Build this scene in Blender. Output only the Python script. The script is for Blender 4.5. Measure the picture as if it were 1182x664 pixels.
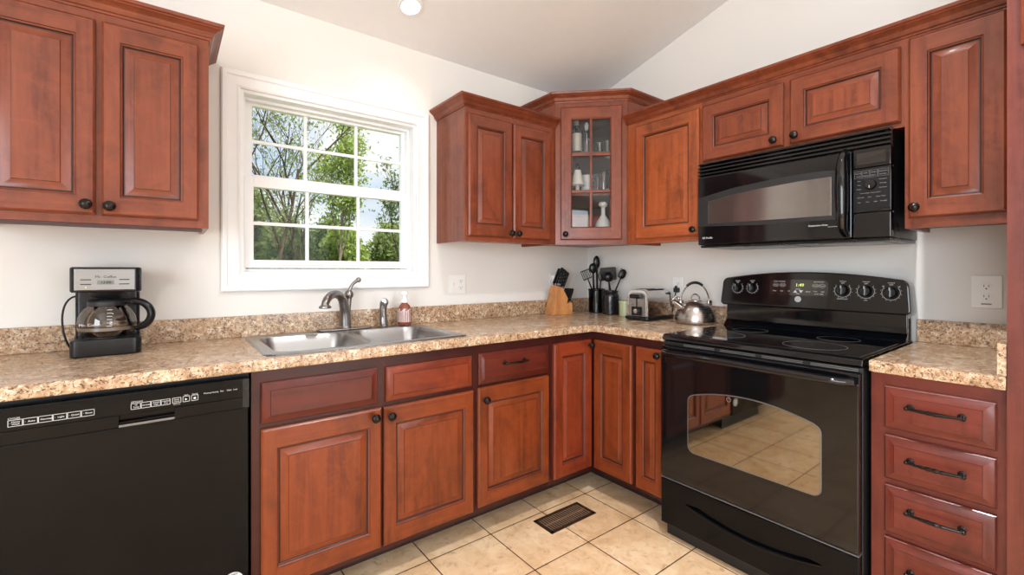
import bpy, bmesh, math, random
from mathutils import Vector, Matrix
PI = math.pi
for o in list(bpy.data.objects):
    bpy.data.objects.remove(o)
scn = bpy.context.scene
COL = scn.collection

# ------------------------------------------------------------------ camera
CAM = Vector((-2.4748, -2.3269, 1.2074))
cam = bpy.data.cameras.new('camera')
camo = bpy.data.objects.new('camera', cam); COL.objects.link(camo)
camo.location = CAM
camo.rotation_euler = (PI/2, 0, -math.radians(37.448))
cam.sensor_width = 36.0
cam.lens = 522.09/1182*36
cam.shift_x = -1.5/1182
cam.shift_y = -(332-312.24)/1182
cam.clip_start = 0.02
scn.camera = camo

# ------------------------------------------------------------------ view, world, sun, fill lights
vs = scn.view_settings
vs.view_transform = 'Standard'; vs.look = 'None'; vs.gamma = 1.0; vs.use_curve_mapping = False
vs.exposure = 0.5
world = bpy.data.worlds.new('sky'); scn.world = world; world.use_nodes = True
wn = world.node_tree.nodes; wl = world.node_tree.links
bg = wn['Background']
tc = wn.new('ShaderNodeTexCoord'); sep = wn.new('ShaderNodeSeparateXYZ')
wl.new(tc.outputs['Generated'], sep.inputs[0])
grad = wn.new('ShaderNodeValToRGB'); wl.new(sep.outputs['Z'], grad.inputs[0])
grad.color_ramp.elements[0].position = 0.0; grad.color_ramp.elements[0].color = (0.80, 0.88, 0.97, 1)
grad.color_ramp.elements[1].position = 0.5; grad.color_ramp.elements[1].color = (0.26, 0.50, 0.90, 1)
mp = wn.new('ShaderNodeMapping'); wl.new(tc.outputs['Generated'], mp.inputs[0]); mp.inputs['Scale'].default_value = (1, 1, 2.6)
mp.inputs['Location'].default_value = (0.35, 0.1, 0.0)
cn = wn.new('ShaderNodeTexNoise'); wl.new(mp.outputs[0], cn.inputs[0]); cn.inputs['Scale'].default_value = 2.6; cn.inputs['Detail'].default_value = 8
cr = wn.new('ShaderNodeValToRGB'); wl.new(cn.outputs[0], cr.inputs[0])
cr.color_ramp.elements[0].position = 0.40; cr.color_ramp.elements[1].position = 0.58
cm = wn.new('ShaderNodeMixRGB'); wl.new(cr.outputs[0], cm.inputs[0]); wl.new(grad.outputs[0], cm.inputs[1]); cm.inputs[2].default_value = (1, 1, 1, 1)
wl.new(cm.outputs[0], bg.inputs[0]); bg.inputs[1].default_value = .74

def add_light(name, kind, loc, energy, color=(1, 1, 1), rot=(0, 0, 0), size=1, size_y=None, **kw):
    l = bpy.data.lights.new(name, kind); l.energy = energy; l.color = color
    if kind == 'AREA':
        l.size = size
        if size_y: l.shape = 'RECTANGLE'; l.size_y = size_y
    for k, v in kw.items(): setattr(l, k, v)
    o = bpy.data.objects.new(name, l); COL.objects.link(o); o.location = loc; o.rotation_euler = rot
    return o
sun = add_light('sun', 'SUN', (0, -10, 12), 5.2, (1, .96, .88), (math.radians(24), 0, math.radians(25)), angle=0.02)
# added fill lights inside invented openings: a rear patio door, a left window
add_light('rear_fill', 'AREA', (-.8, -5.93, 1.25), 36, (.82, .91, 1), (PI/2, 0, 0), 1.2, 2.1)
add_light('side_fill', 'AREA', (-4.93, -3.8, 1.45), 120, (.82, .91, 1), (PI/2, 0, -PI/2), 2.8, 1.9)
CAN_POWER = 120

# ------------------------------------------------------------------ helpers
def s2l(c):
    return tuple(((x/12.92) if x <= 0.04045 else ((x+0.055)/1.055)**2.4) for x in [v/255 for v in c]) + (1,)

class MB:
    def __init__(s): s.bm = bmesh.new()
    def merge(s, b, mi=0, M=None):
        if M is not None: bmesh.ops.transform(b, matrix=M, verts=b.verts)
        for f in b.faces: f.material_index = mi if mi is not None else f.material_index
        me = bpy.data.meshes.new('t'); b.to_mesh(me); b.free()
        s.bm.from_mesh(me); bpy.data.meshes.remove(me)
        return s
    def box(s, x0, x1, y0, y1, z0, z1, bev=0, mi=0, seg=2, M=None):
        b = bmesh.new()
        T = Matrix.Translation(((x0+x1)/2, (y0+y1)/2, (z0+z1)/2)) @ Matrix.Diagonal((abs(x1-x0), abs(y1-y0), abs(z1-z0), 1))
        bmesh.ops.create_cube(b, size=1, matrix=T)
        if bev: bmesh.ops.bevel(b, geom=b.edges[:], offset=bev, segments=seg, affect='EDGES', profile=0.5)
        return s.merge(b, mi, M)
    def lathe(s, prof, n=32, mi=0, M=None, cap=True):
        b = bmesh.new(); rings = []
        for r, z in prof:
            if r < 1e-6: rings.append([b.verts.new((0, 0, z))])
            else: rings.append([b.verts.new((r*math.cos(2*PI*i/n), r*math.sin(2*PI*i/n), z)) for i in range(n)])
        for a, c in zip(rings, rings[1:]):
            for i in range(n):
                j = (i+1) % n
                if len(a) == 1 and len(c) == 1: continue
                if len(a) == 1: b.faces.new((a[0], c[j], c[i]))
                elif len(c) == 1: b.faces.new((a[i], a[j], c[0]))
                else: b.faces.new((a[i], a[j], c[j], c[i]))
        if cap:
            for rg, rev in ((rings[0], True), (rings[-1], False)):
                if len(rg) > 1: b.faces.new(rg[::-1] if rev else rg)
        return s.merge(b, mi, M)
    def tube(s, pts, rad, n=10, mi=0, M=None, flat=1.0, closed=False):
        pts = [Vector(p) for p in pts]; m = len(pts)
        rad = rad if isinstance(rad, (list, tuple)) else [rad]*m
        b = bmesh.new(); rings = []; up = None
        for i, p in enumerate(pts):
            if closed: t = pts[(i+1) % m]-pts[i-1]
            else: t = pts[min(i+1, m-1)]-pts[max(i-1, 0)]
            t.normalize()
            if up is None:
                up = Vector((0, 0, 1)) if abs(t.z) < .9 else Vector((0, 1, 0))
            up = (up - t*up.dot(t)).normalized(); sd = t.cross(up)
            rings.append([b.verts.new(p + (sd*math.cos(2*PI*k/n) + up*math.sin(2*PI*k/n)*flat)*rad[i]) for k in range(n)])
        prs = list(zip(rings, rings[1:])) + ([(rings[-1], rings[0])] if closed else [])
        for a, c in prs:
            for k in range(n): b.faces.new((a[k], a[(k+1) % n], c[(k+1) % n], c[k]))
        if not closed: b.faces.new(rings[0][::-1]); b.faces.new(rings[-1])
        return s.merge(b, mi, M)
    def prism(s, poly, y0, y1, mi=0, M=None, bev=0, axis='y'):
        # poly: (x, z) outline, extruded along y
        b = bmesh.new()
        A = [b.verts.new((x, y0, z)) for x, z in poly]; B = [b.verts.new((x, y1, z)) for x, z in poly]
        b.faces.new(A); b.faces.new(B[::-1]); k = len(poly)
        for i in range(k): b.faces.new((A[i], B[i], B[(i+1) % k], A[(i+1) % k]))
        bmesh.ops.recalc_face_normals(b, faces=b.faces[:])
        if bev:
            bmesh.ops.bevel(b, geom=b.edges[:], offset=bev, segments=2, affect='EDGES', profile=.5)
        if axis == 'z': bmesh.ops.transform(b, matrix=Matrix.Rotation(PI/2, 4, 'X'), verts=b.verts)   # (x,y,z)->(x,-z,y)
        return s.merge(b, mi, M)
    def sphere(s, c, r, mi=0, sc=(1, 1, 1), seg=20, M=None):
        b = bmesh.new()
        bmesh.ops.create_uvsphere(b, u_segments=seg, v_segments=seg//2, radius=r, matrix=Matrix.Translation(c) @ Matrix.Diagonal((*sc, 1)))
        return s.merge(b, mi, M)
    def quads(s, quads, mi=0, M=None):
        b = bmesh.new()
        for q in quads: b.faces.new([b.verts.new(p) for p in q])
        return s.merge(b, mi, M)
    def text(s, body, x, y, z, size, mi=0, M=None, align='CENTER', ext=0.0004, sx=1.0):
        cu = bpy.data.curves.new('t', 'FONT'); cu.body = body; cu.size = size; cu.extrude = ext
        cu.align_x = align; cu.align_y = 'CENTER'; cu.resolution_u = 2
        o = bpy.data.objects.new('t', cu); COL.objects.link(o)
        dg = bpy.context.evaluated_depsgraph_get()
        me = bpy.data.meshes.new_from_object(o.evaluated_get(dg)); bpy.data.objects.remove(o)
        b = bmesh.new(); b.from_mesh(me); bpy.data.meshes.remove(me); bpy.data.curves.remove(cu)
        bmesh.ops.transform(b, matrix=Matrix.Translation((x, y, z)) @ Matrix.Rotation(PI/2, 4, 'X') @ Matrix.Diagonal((sx, 1, 1, 1)), verts=b.verts)
        return s.merge(b, mi, M)
    def build(s, name, mats, parent=None, loc=(0, 0, 0), rot=(0, 0, 0), sharp=35, normals=True):
        if normals: bmesh.ops.recalc_face_normals(s.bm, faces=s.bm.faces[:])
        me = bpy.data.meshes.new(name); s.bm.to_mesh(me); s.bm.free()
        for m in (mats if isinstance(mats, (list, tuple)) else [mats]): me.materials.append(m)
        for p in me.polygons: p.use_smooth = True
        me.set_sharp_from_angle(angle=math.radians(sharp))
        o = bpy.data.objects.new(name, me); COL.objects.link(o)
        o.location = loc; o.rotation_euler = rot
        wm = o.modifiers.new('weighted_normal', 'WEIGHTED_NORMAL'); wm.keep_sharp = True
        if parent: o.parent = parent
        return o

def tag(o, label=None, cat=None, group=None, kind=None):
    if label: o['label'] = label
    if cat: o['category'] = cat
    if group: o['group'] = group
    if kind: o['kind'] = kind
    return o
def thing(name, label, cat, loc=(0, 0, 0), rz=0, group=None):
    o = bpy.data.objects.new(name, None); COL.objects.link(o); o.location = loc; o.rotation_euler = (0, 0, rz)
    o.empty_display_size = .05
    return tag(o, label, cat, group)
def struct(o): o['kind'] = 'structure'; return o
def rrect(w, h, r, n=6, cx=0, cz=0):
    pts = []
    for qx, qz, a0 in ((1, 1, 0), (-1, 1, 90), (-1, -1, 180), (1, -1, 270)):
        for i in range(n+1):
            a = math.radians(a0 + 90*i/n)
            pts.append((cx+qx*(w/2-r)+r*math.cos(a), cz+qz*(h/2-r)+r*math.sin(a)))
    return pts
def sweep(mb, path, prof, mi=0):
    """profile (out, up) swept along a plan polyline with mitred corners; outward is the right hand side"""
    P = [Vector(p) for p in path]; rows = []
    for i, p in enumerate(P):
        ns = []
        if i > 0: d = (P[i]-P[i-1]).normalized(); ns.append(Vector((d.y, -d.x)))
        if i < len(P)-1: d = (P[i+1]-P[i]).normalized(); ns.append(Vector((d.y, -d.x)))
        n = ns[0] if len(ns) == 1 else (ns[0]+ns[1])/(1+ns[0].dot(ns[1]))
        rows.append([Vector((p.x+n.x*u, p.y+n.y*u, z)) for u, z in prof])
    b = bmesh.new(); R = [[b.verts.new(v) for v in r] for r in rows]; k = len(prof)
    for a, c in zip(R, R[1:]):
        for i in range(k): b.faces.new((a[i], c[i], c[(i+1) % k], a[(i+1) % k]))
    b.faces.new(R[0]); b.faces.new(R[-1][::-1])
    return mb.merge(b, mi)

# ------------------------------------------------------------------ materials
class NT:
    def __init__(s, name):
        s.m = bpy.data.materials.new(name); s.m.use_nodes = True
        s.n = s.m.node_tree.nodes; s.l = s.m.node_tree.links; s.b = s.n['Principled BSDF']
    def new(s, t, **kw):
        n = s.n.new(t)
        for k, v in kw.items():
            if hasattr(n, k) and not k.startswith('i_'): setattr(n, k, v)
        return n
    def coord(s, scale=(1, 1, 1), rand=False, kind='Object'):
        t = s.new('ShaderNodeTexCoord'); m = s.new('ShaderNodeMapping'); s.l.new(t.outputs[kind], m.inputs[0])
        m.inputs['Scale'].default_value = scale
        if rand:
            oi = s.new('ShaderNodeObjectInfo'); mu = s.new('ShaderNodeMath', operation='MULTIPLY'); mu.inputs[1].default_value = 37.0
            s.l.new(oi.outputs['Random'], mu.inputs[0]); s.l.new(mu.outputs[0], m.inputs['Location'])
        return m.outputs[0]
    def noise(s, vec, scale, detail=4, rough=.5, dist=0):
        n = s.new('ShaderNodeTexNoise'); s.l.new(vec, n.inputs['Vector'])
        n.inputs['Scale'].default_value = scale; n.inputs['Detail'].default_value = detail
        n.inputs['Roughness'].default_value = rough; n.inputs['Distortion'].default_value = dist
        return n.outputs[0]
    def ramp(s, fac, stops):
        r = s.new('ShaderNodeValToRGB'); s.l.new(fac, r.inputs[0]); e = r.color_ramp.elements
        while len(e) < len(stops): e.new(.5)
        for el, (p, c) in zip(e, stops):
            el.position = p; el.color = c if len(c) == 4 else (*c, 1)
        return r.outputs[0]
    def mix(s, fac, a, b, mode='MIX'):
        n = s.new('ShaderNodeMixRGB'); n.blend_type = mode
        for i, v in ((0, fac), (1, a), (2, b)):
            if hasattr(v, 'links') or hasattr(v, 'is_linked'): s.l.new(v, n.inputs[i])
            else: n.inputs[i].default_value = v
        return n.outputs[0]
    def bump(s, h, strength=.1, dist=.01):
        n = s.new('ShaderNodeBump'); n.inputs['Strength'].default_value = strength; n.inputs['Distance'].default_value = dist
        s.l.new(h, n.inputs['Height']); s.l.new(n.outputs[0], s.b.inputs['Normal'])
    def set(s, **kw):
        for k, v in kw.items():
            k = k.replace('_', ' ')
            if hasattr(v, 'is_linked'): s.l.new(v, s.b.inputs[k])
            else: s.b.inputs[k].default_value = v
        return s.m
W4 = lambda v: (v, v, v, 1)

def plain(name, rgb, rough=.5, metal=0, spec=.5, coat=0, emis=None, es=0, var=.04, vs_=20):
    t = NT(name); base = s2l(rgb)
    nz = t.noise(t.coord(), vs_, 3)
    lo = tuple(c*(1-var) for c in base[:3]); hi = tuple(min(1, c*(1+var)) for c in base[:3])
    t.set(Base_Color=t.ramp(nz, [(.3, lo), (.7, hi)]), Roughness=rough, Metallic=metal, Specular_IOR_Level=spec, Coat_Weight=coat)
    if emis: t.set(Emission_Color=s2l(emis), Emission_Strength=es)
    return t.m

def wood(name, base, dark, direction='v', rough=.3, spec=.5):
    t = NT(name)
    sc = {'v': (14, 14, .9), 'h': (.9, 14, 14), 'y': (14, .9, 14)}[direction]
    v = t.coord(sc, rand=True)
    g1 = t.noise(v, 2.2, 8, .62, .6)
    g2 = t.noise(v, 9.0, 4, .7, .2)
    blot = t.noise(t.coord((3.2, 3.2, 2.2), rand=True), 1.6, 5, .62, 1.0)
    fl = t.noise(t.coord((6, 6, 6), rand=True), 2.4, 5, .6, 1.8)
    b = s2l(base); d = s2l(dark); lt = (min(1, b[0]*1.36), min(1, b[1]*1.5), min(1, b[2]*1.45))
    c1 = t.ramp(g1, [(.2, d), (.48, b), (.8, lt)])
    c1 = t.mix(t.ramp(fl, [(.45, W4(0)), (.75, W4(.55))]), c1, lt+(1,))
    c2 = t.mix(.14, c1, t.ramp(g2, [(.3, W4(.25)), (.65, W4(1))]), 'MULTIPLY')
    c3 = t.mix(.75, c2, t.ramp(blot, [(.28, W4(.42)), (.5, W4(.92)), (.75, W4(1.0))]), 'MULTIPLY')
    t.set(Base_Color=c3, Roughness=t.ramp(g2, [(.2, W4(rough-.04)), (.8, W4(rough+.08))]), Specular_IOR_Level=.34, Coat_Weight=.12, Coat_Roughness=.16)
    t.bump(g1, .04, .002)
    return t.m

def cherry(prefix, base, dark):
    return [wood(prefix+'_vertical', base, dark, 'v'), wood(prefix+'_horizontal', base, dark, 'h'), GLAZE]
GLAZE = plain('dark_glaze', (58, 24, 18), .4)
UP = cherry('cherry_upper', (128, 63, 40), (86, 34, 23))
UPR = cherry('cherry_upper_amber', (160, 80, 42), (112, 50, 28))
BASE = cherry('cherry_base_amber', (122, 54, 24), (84, 31, 14))
BASE2 = cherry('cherry_base_red', (126, 50, 26), (82, 29, 17))
FRAME = cherry('cherry_base_frame', (60, 20, 16), (40, 14, 12))
DRW = cherry('cherry_drawer', (88, 31, 20), (56, 19, 14))
DRW2 = cherry('cherry_drawer_red', (104, 43, 33), (74, 28, 22))
INSIDE = plain('cabinet_inside', (92, 86, 84), .6)
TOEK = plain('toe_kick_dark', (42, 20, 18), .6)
BRONZE = plain('oil_rubbed_bronze', (34, 27, 25), .25, .6, .5)
WHITE_TRIM = plain('white_trim_paint', (240, 240, 240), .35, var=.01)
PLATE = plain('outlet_white', (240, 238, 234), .3, var=.01)
DARKSLOT = plain('slot_dark', (30, 28, 28), .6)

def wall_mat():
    t = NT('wall_paint'); n = t.noise(t.coord(), 220, 3)
    n2 = t.noise(t.coord(), 1.2, 2)
    t.set(Base_Color=t.ramp(n2, [(.3, s2l((228, 224, 218))), (.7, s2l((232, 228, 222)))]), Roughness=.75, Specular_IOR_Level=.2)
    t.bump(n, .06, .001); return t.m
WALL = wall_mat()
CEIL = plain('ceiling_paint', (238, 236, 234), .9, spec=.1, var=.01)

def granite_mat():
    t = NT('granite_laminate'); v = t.coord((1, 1, 1))
    big = t.noise(v, 11, 5, .6, .7); mid = t.noise(v, 52, 5, .62, .9); fine = t.noise(v, 170, 3, .6, .3)
    vo = t.new('ShaderNodeTexVoronoi'); t.l.new(v, vo.inputs['Vector']); vo.inputs['Scale'].default_value = 95
    base = t.ramp(mid, [(.30, s2l((112, 82, 58))), (.43, s2l((178, 146, 114))), (.55, s2l((212, 184, 152))), (.68, s2l((240, 226, 206)))])
    base = t.mix(t.ramp(big, [(.38, W4(.5)), (.62, W4(0))]), base, s2l((164, 124, 90)))
    dk = t.ramp(t.noise(v, 60, 4, .7, 2.2), [(.40, W4(.9)), (.445, W4(0))])
    base = t.mix(dk, base, s2l((70, 52, 42)))
    sp = t.ramp(fine, [(.36, W4(1)), (.42, W4(0))])
    base = t.mix(sp, base, s2l((78, 58, 46)))
    t.set(Base_Color=base, Roughness=t.ramp(big, [(.3, W4(.2)), (.7, W4(.32))]), Specular_IOR_Level=.6)
    return t.m
GRANITE = granite_mat()

def tile_mat():
    t = NT('floor_tile'); v = t.coord()
    br = t.new('ShaderNodeTexBrick'); br.offset = 0; br.squash = 1
    mp_ = t.new('ShaderNodeMapping'); mp_.inputs['Location'].default_value = (0.678+3.1, 0.934+3.13, 0); t.l.new(v, mp_.inputs[0]); t.l.new(mp_.outputs[0], br.inputs['Vector'])
    br.inputs['Scale'].default_value = 1; br.inputs['Brick Width'].default_value = .31; br.inputs['Row Height'].default_value = .313
    br.inputs['Mortar Size'].default_value = .0028; br.inputs['Mortar Smooth'].default_value = .2
    br.inputs['Color1'].default_value = W4(.35); br.inputs['Color2'].default_value = W4(.65); br.inputs['Mortar'].default_value = W4(0)
    n1 = t.noise(v, 5.5, 6, .62, 1.1); n2 = t.noise(v, 26, 5, .65, .8)
    add = t.mix(.22, n1, br.outputs['Color'])
    c = t.ramp(add, [(.3, s2l((198, 158, 116))), (.46, s2l((222, 186, 144))), (.62, s2l((236, 206, 168))), (.8, s2l((242, 220, 188)))])
    c = t.mix(t.ramp(n2, [(.3, W4(.45)), (.5, W4(0))]), c, s2l((168, 128, 92)))
    c = t.mix(br.outputs['Fac'], c, s2l((66, 44, 32)))
    t.set(Base_Color=c, Roughness=t.ramp(n2, [(.3, W4(.26)), (.7, W4(.4))]), Specular_IOR_Level=.5)
    inv = t.new('ShaderNodeMath', operation='SUBTRACT'); inv.inputs[0].default_value = 1; t.l.new(br.outputs['Fac'], inv.inputs[1])
    t.bump(inv.outputs[0], .5, .002)
    return t.m
TILE = tile_mat()

def gloss_black(name, v=8, rough=.06, spec=.4, coat=.28):
    t = NT(name); n = t.noise(t.coord(), 3, 3)
    t.set(Base_Color=s2l((v, v+1, v+4)), Roughness=t.ramp(n, [(.3, W4(rough)), (.7, W4(rough+.03))]), Specular_IOR_Level=spec, Coat_Weight=coat, Coat_Roughness=.05)
    return t.m
BLK = gloss_black('appliance_black')
BLKD = gloss_black('dishwasher_black', 7, .12, .18, 0)
BLKS = gloss_black('satin_black', 14, .26, .4, 0)
BLKM = plain('matte_black', (20, 20, 22), .5)
GLASS_BLK = gloss_black('cooktop_glass', 6, .03, .6, 1)
OVENWIN = plain('oven_window', (152, 146, 134), .03, 1.0, .5)
MWWIN = plain('microwave_window', (140, 136, 134), .10, .9, .5)
PRINT = plain('white_print', (205, 205, 205), .5)
PRINTG = plain('grey_print', (135, 135, 138), .5)
GREYEDGE = plain('grey_edge', (120, 120, 120), .3, .6)
LED = plain('green_digits', (190, 210, 110), .5, emis=(190, 205, 90), es=.9)

def steel(name, v=200, rough=.26, sc=(1, 1, 60), tint=(1, 1, 1)):
    t = NT(name); n = t.noise(t.coord(sc), 8, 4, .6)
    b = s2l((v*tint[0], v*tint[1], v*tint[2]))
    t.set(Base_Color=t.ramp(n, [(.2, tuple(c*.85 for c in b[:3])), (.8, b)]), Metallic=1.0, Roughness=t.ramp(n, [(.2, W4(rough)), (.8, W4(rough+.08))]))
    return t.m
STEEL = steel('sink_steel', 176, .3)
BRUSH = steel('brushed_steel', 190, .24, tint=(1, .985, .96))
CHROME = steel('chrome', 215, .05, (1, 1, 1))
NICKEL = steel('brushed_nickel', 150, .26, (1, 1, 1), (1, .97, .95))

def glass_mat(name, tint=(1, 1, 1), refl=.12, rough=0.0, k=.85):
    m = bpy.data.materials.new(name); m.use_nodes = True; n = m.node_tree.nodes; l = m.node_tree.links
    n.remove(n['Principled BSDF']); tr = n.new('ShaderNodeBsdfTransparent'); tr.inputs[0].default_value = (*tint, 1)
    gl = n.new('ShaderNodeBsdfGlossy'); gl.inputs['Roughness'].default_value = rough
    fr = n.new('ShaderNodeFresnel'); fr.inputs[0].default_value = 1.5; mx = n.new('ShaderNodeMixShader')
    a = n.new('ShaderNodeMath'); a.operation = 'MULTIPLY_ADD'; a.inputs[1].default_value = k; a.inputs[2].default_value = refl
    l.new(fr.outputs[0], a.inputs[0]); l.new(a.outputs[0], mx.inputs[0]); l.new(tr.outputs[0], mx.inputs[1]); l.new(gl.outputs[0], mx.inputs[2])
    l.new(mx.outputs[0], n['Material Output'].inputs[0]); return m
PANE = glass_mat('window_glass', (.98, .99, .98), 0.0, k=.1)
CABGLASS = glass_mat('cabinet_glass', (.9, .9, .9), 0, k=.6)
CARAFE = glass_mat('carafe_glass', (.80, .74, .68), .03)
CLEARG = glass_mat('clear_glass', (.9, .92, .92), .12)

# ------------------------------------------------------------------ room shell
SL = 0.262                       # rise of the vaulted ceiling
def zc(y): return 2.43 + SL*min(-y, 6+y) if -6 < y < 0 else 2.43
OX0, OX1, OZ0, OZ1 = -2.222, -1.372, 1.182, 2.018     # window opening
XL, YR = -5.0, -6.0
def wall_box(name, boxes, mat=WALL):
    m = MB()
    for b in boxes: m.box(*b)
    return struct(m.build(name, mat))
struct(MB().box(XL-.15, .15, YR-.15, .15, -.1, 0).build('floor', TILE))
wall_box('wall_back', [(XL-.15, OX0, 0, .15, 0, 2.43), (OX1, .15, 0, .15, 0, 2.43), (OX0, OX1, 0, .15, 0, OZ0), (OX0, OX1, 0, .15, OZ1, 2.43)])
gable = [(0, 0), (YR, 0), (YR, 2.43), (-3, zc(-3)), (0, 2.43)]
Mz = Matrix.Rotation(PI/2, 4, 'Z')      # prism profile x -> world y
struct(MB().prism(gable, -.15, 0, M=Matrix.Rotation(PI/2, 4, 'Z')).build('wall_right', WALL))
# left wall, with an opening added for the side fill light
WY0, WY1, WZ0, WZ1 = -5.25, -2.35, .45, 2.42
struct(MB().prism([(0, 0), (WY1, 0), (WY1, zc(WY1)), (0, 2.43)], 5.0, 5.15, M=Mz)
       .prism([(WY0, 0), (YR, 0), (YR, 2.43), (WY0, zc(WY0))], 5.0, 5.15, M=Mz)
       .prism([(WY1, WZ1), (WY0, WZ1), (WY0, zc(WY0)), (-3, zc(-3)), (WY1, zc(WY1))], 5.0, 5.15, M=Mz)
       .box(XL-.15, XL, WY0, WY1, 0, WZ0).build('wall_left', WALL))
DXa, DXb = -1.45, -.15
wall_box('wall_front', [(XL-.15, DXa, YR-.15, YR, 0, 2.43), (DXb, .15, YR-.15, YR, 0, 2.43), (DXa, DXb, YR-.15, YR, 2.36, 2.43)])
struct(MB().prism([(0.15, 2.43-SL*.15), (-3, zc(-3)), (YR-.15, 2.43-SL*.15), (YR-.15, 2.53), (-3, zc(-3)+.1), (.15, 2.53)], -.15, -XL+.15, M=Mz).build('ceiling', CEIL))
def room_frame(name, pts):
    m = MB()
    for b in pts: m.box(*b, bev=.004)
    return struct(m.build(name, WHITE_TRIM))
room_frame('added_door', [(DXa, DXa+.08, -6.1, -6.02, 0, 2.36), (DXb-.08, DXb, -6.1, -6.02, 0, 2.36), (DXa, DXb, -6.1, -6.02, 2.28, 2.36), (DXa, DXb, -6.1, -6.02, 0, .09)])  # unseen patio door, added to go with the rear fill light
room_frame('added_window', [(-5.1, -5.02, WY0, WY0+.08, WZ0, WZ1), (-5.1, -5.02, WY1-.08, WY1, WZ0, WZ1), (-5.1, -5.02, -3.84, -3.76, WZ0, WZ1), (-5.1, -5.02, WY0, WY1, WZ0, WZ0+.08), (-5.1, -5.02, WY0, WY1, WZ1-.08, WZ1)])  # unseen window frame, added and placed to suit the side fill light

# ------------------------------------------------------------------ window over the sink
w = bpy.data.objects.new('window_1', None); COL.objects.link(w); w.location = (0, 0, 0); w['kind'] = 'structure'
def frame4(mb, x0, x1, z0, z1, t, y0, y1, tb=None, tt=None, bev=.003):
    tb = tb or t; tt = tt or t
    mb.box(x0, x0+t, y0, y1, z0, z1, bev); mb.box(x1-t, x1, y0, y1, z0, z1, bev)
    mb.box(x0+t-.0005, x1-t+.0005, y0, y1, z0, z0+tb, bev); mb.box(x0+t-.0005, x1-t+.0005, y0, y1, z1-tt, z1, bev)
# moulded casing: mitred profile around the opening
def casing(mb):
    prof = [(0, 0), (0, -.012), (.008, -.016), (.016, -.012), (.046, -.015), (.052, -.021), (.066, -.023), (.072, -.018), (.072, 0)]
    rect = [(OX0+.004, OZ0+.004), (OX1-.004, OZ0+.004), (OX1-.004, OZ1-.004), (OX0+.004, OZ1-.004)]
    sg = [(-1, -1), (1, -1), (1, 1), (-1, 1)]; b = bmesh.new(); R = []
    for (x, z), (a, c) in zip(rect, sg): R.append([b.verts.new((x+a*u, v-.0005, z+c*u)) for u, v in prof])
    for i in range(4):
        A, B = R[i], R[(i+1) % 4]
        for k in range(len(prof)-1): b.faces.new((A[k], B[k], B[k+1], A[k+1]))
    mb.merge(b)
m = MB(); casing(m); m.build('window_casing', WHITE_TRIM, w)
m = MB()                                      # jamb lining
frame4(m, OX0+.0005, OX1-.0005, OZ0+.0005, OZ1-.0005, .018, .0005, .149, bev=0)
m.build('window_jamb', WHITE_TRIM, w)
m = MB()
frame4(m, OX0+.0185, OX1-.0185, OZ0+.0185, OZ1-.0185, .014, .05, .148, bev=.002)
m.build('window_frame', WHITE_TRIM, w)
def sash(x0, x1, z0, z1, y, gx0, gx1, gz0, gz1, mx, mz):
    m = MB()
    m.box(x0, gx0, y, y+.032, z0, z1, .003); m.box(gx1, x1, y, y+.032, z0, z1, .003)
    m.box(gx0-.001, gx1+.001, y, y+.032, z0, gz0, .003); m.box(gx0-.001, gx1+.001, y, y+.032, gz1, z1, .003)
    s_ = m.build('sash', WHITE_TRIM, w)
    g = MB()
    for x in mx: g.box(x-.008, x+.008, y+.010, y+.022, gz0-.002, gz1+.002, .002)
    for z in mz: g.box(gx0-.002, gx1+.002, y+.0105, y+.0215, z-.008, z+.008, .002)
    g.build('muntin_grid', WHITE_TRIM, s_)
    MB().box(gx0-.004, gx1+.004, y+.0145, y+.0175, gz0-.004, gz1+.004).build('pane', PANE, s_)
    return s_
sash(-2.197, -1.405, 1.218, 1.640, .048, -2.158, -1.440, 1.256, 1.592, (-1.926, -1.675), (1.426,))
sash(-2.192, -1.400, 1.612, 1.990, .084, -2.160, -1.425, 1.655, 1.974, (-1.926, -1.675), (1.812,))
MB().box(-2.15, -1.45, .036, .047, 1.232, 1.248, .003).build('lift_rail', WHITE_TRIM, w)

# ------------------------------------------------------------------ cabinet parts
def ring_faces(b, rings, mis, cap=None):
    """rings of (x0,x1,z0,z1,y); mis per segment: (vertical side material, horizontal side material)"""
    R = [[b.verts.new((x0, y, z0)), b.verts.new((x1, y, z0)), b.verts.new((x1, y, z1)), b.verts.new((x0, y, z1))] for x0, x1, z0, z1, y in rings]
    for (A, B), (mv, mh) in zip(zip(R, R[1:]), mis):
        for i in range(4):
            f = b.faces.new((A[i], A[(i+1) % 4], B[(i+1) % 4], B[i])); f.material_index = mh if i % 2 == 0 else mv
    if cap is not None: f = b.faces.new(R[-1]); f.material_index = cap
    return R
def frame_face(b, x0, x1, z0, z1, sx, sz, y):
    """flat front of a door frame: full height stiles, rails between them"""
    def q(a, c, d, e, mi):
        f = b.faces.new([b.verts.new(p) for p in ((a, y, d), (c, y, d), (c, y, e), (a, y, e))]); f.material_index = mi
    q(x0, x0+sx, z0, z1, 0); q(x1-sx, x1, z0, z1, 0)
    q(x0+sx, x1-sx, z0, z0+sz, 1); q(x0+sx, x1-sx, z1-sz, z1, 1)
def knob(parent, x, y, z, name='knob'):
    m = MB(); m.lathe([(.0001, 0), (.009, 0), (.0095, .003), (.0055, .006), (.005, .012), (.010, .015), (.0155, .019), (.017, .024), (.0145, .030), (.008, .034), (0, .035)], 20, M=Matrix.Rotation(PI/2, 4, 'X'))
    return m.build(name, BRONZE, parent, (x, y, z))
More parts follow.
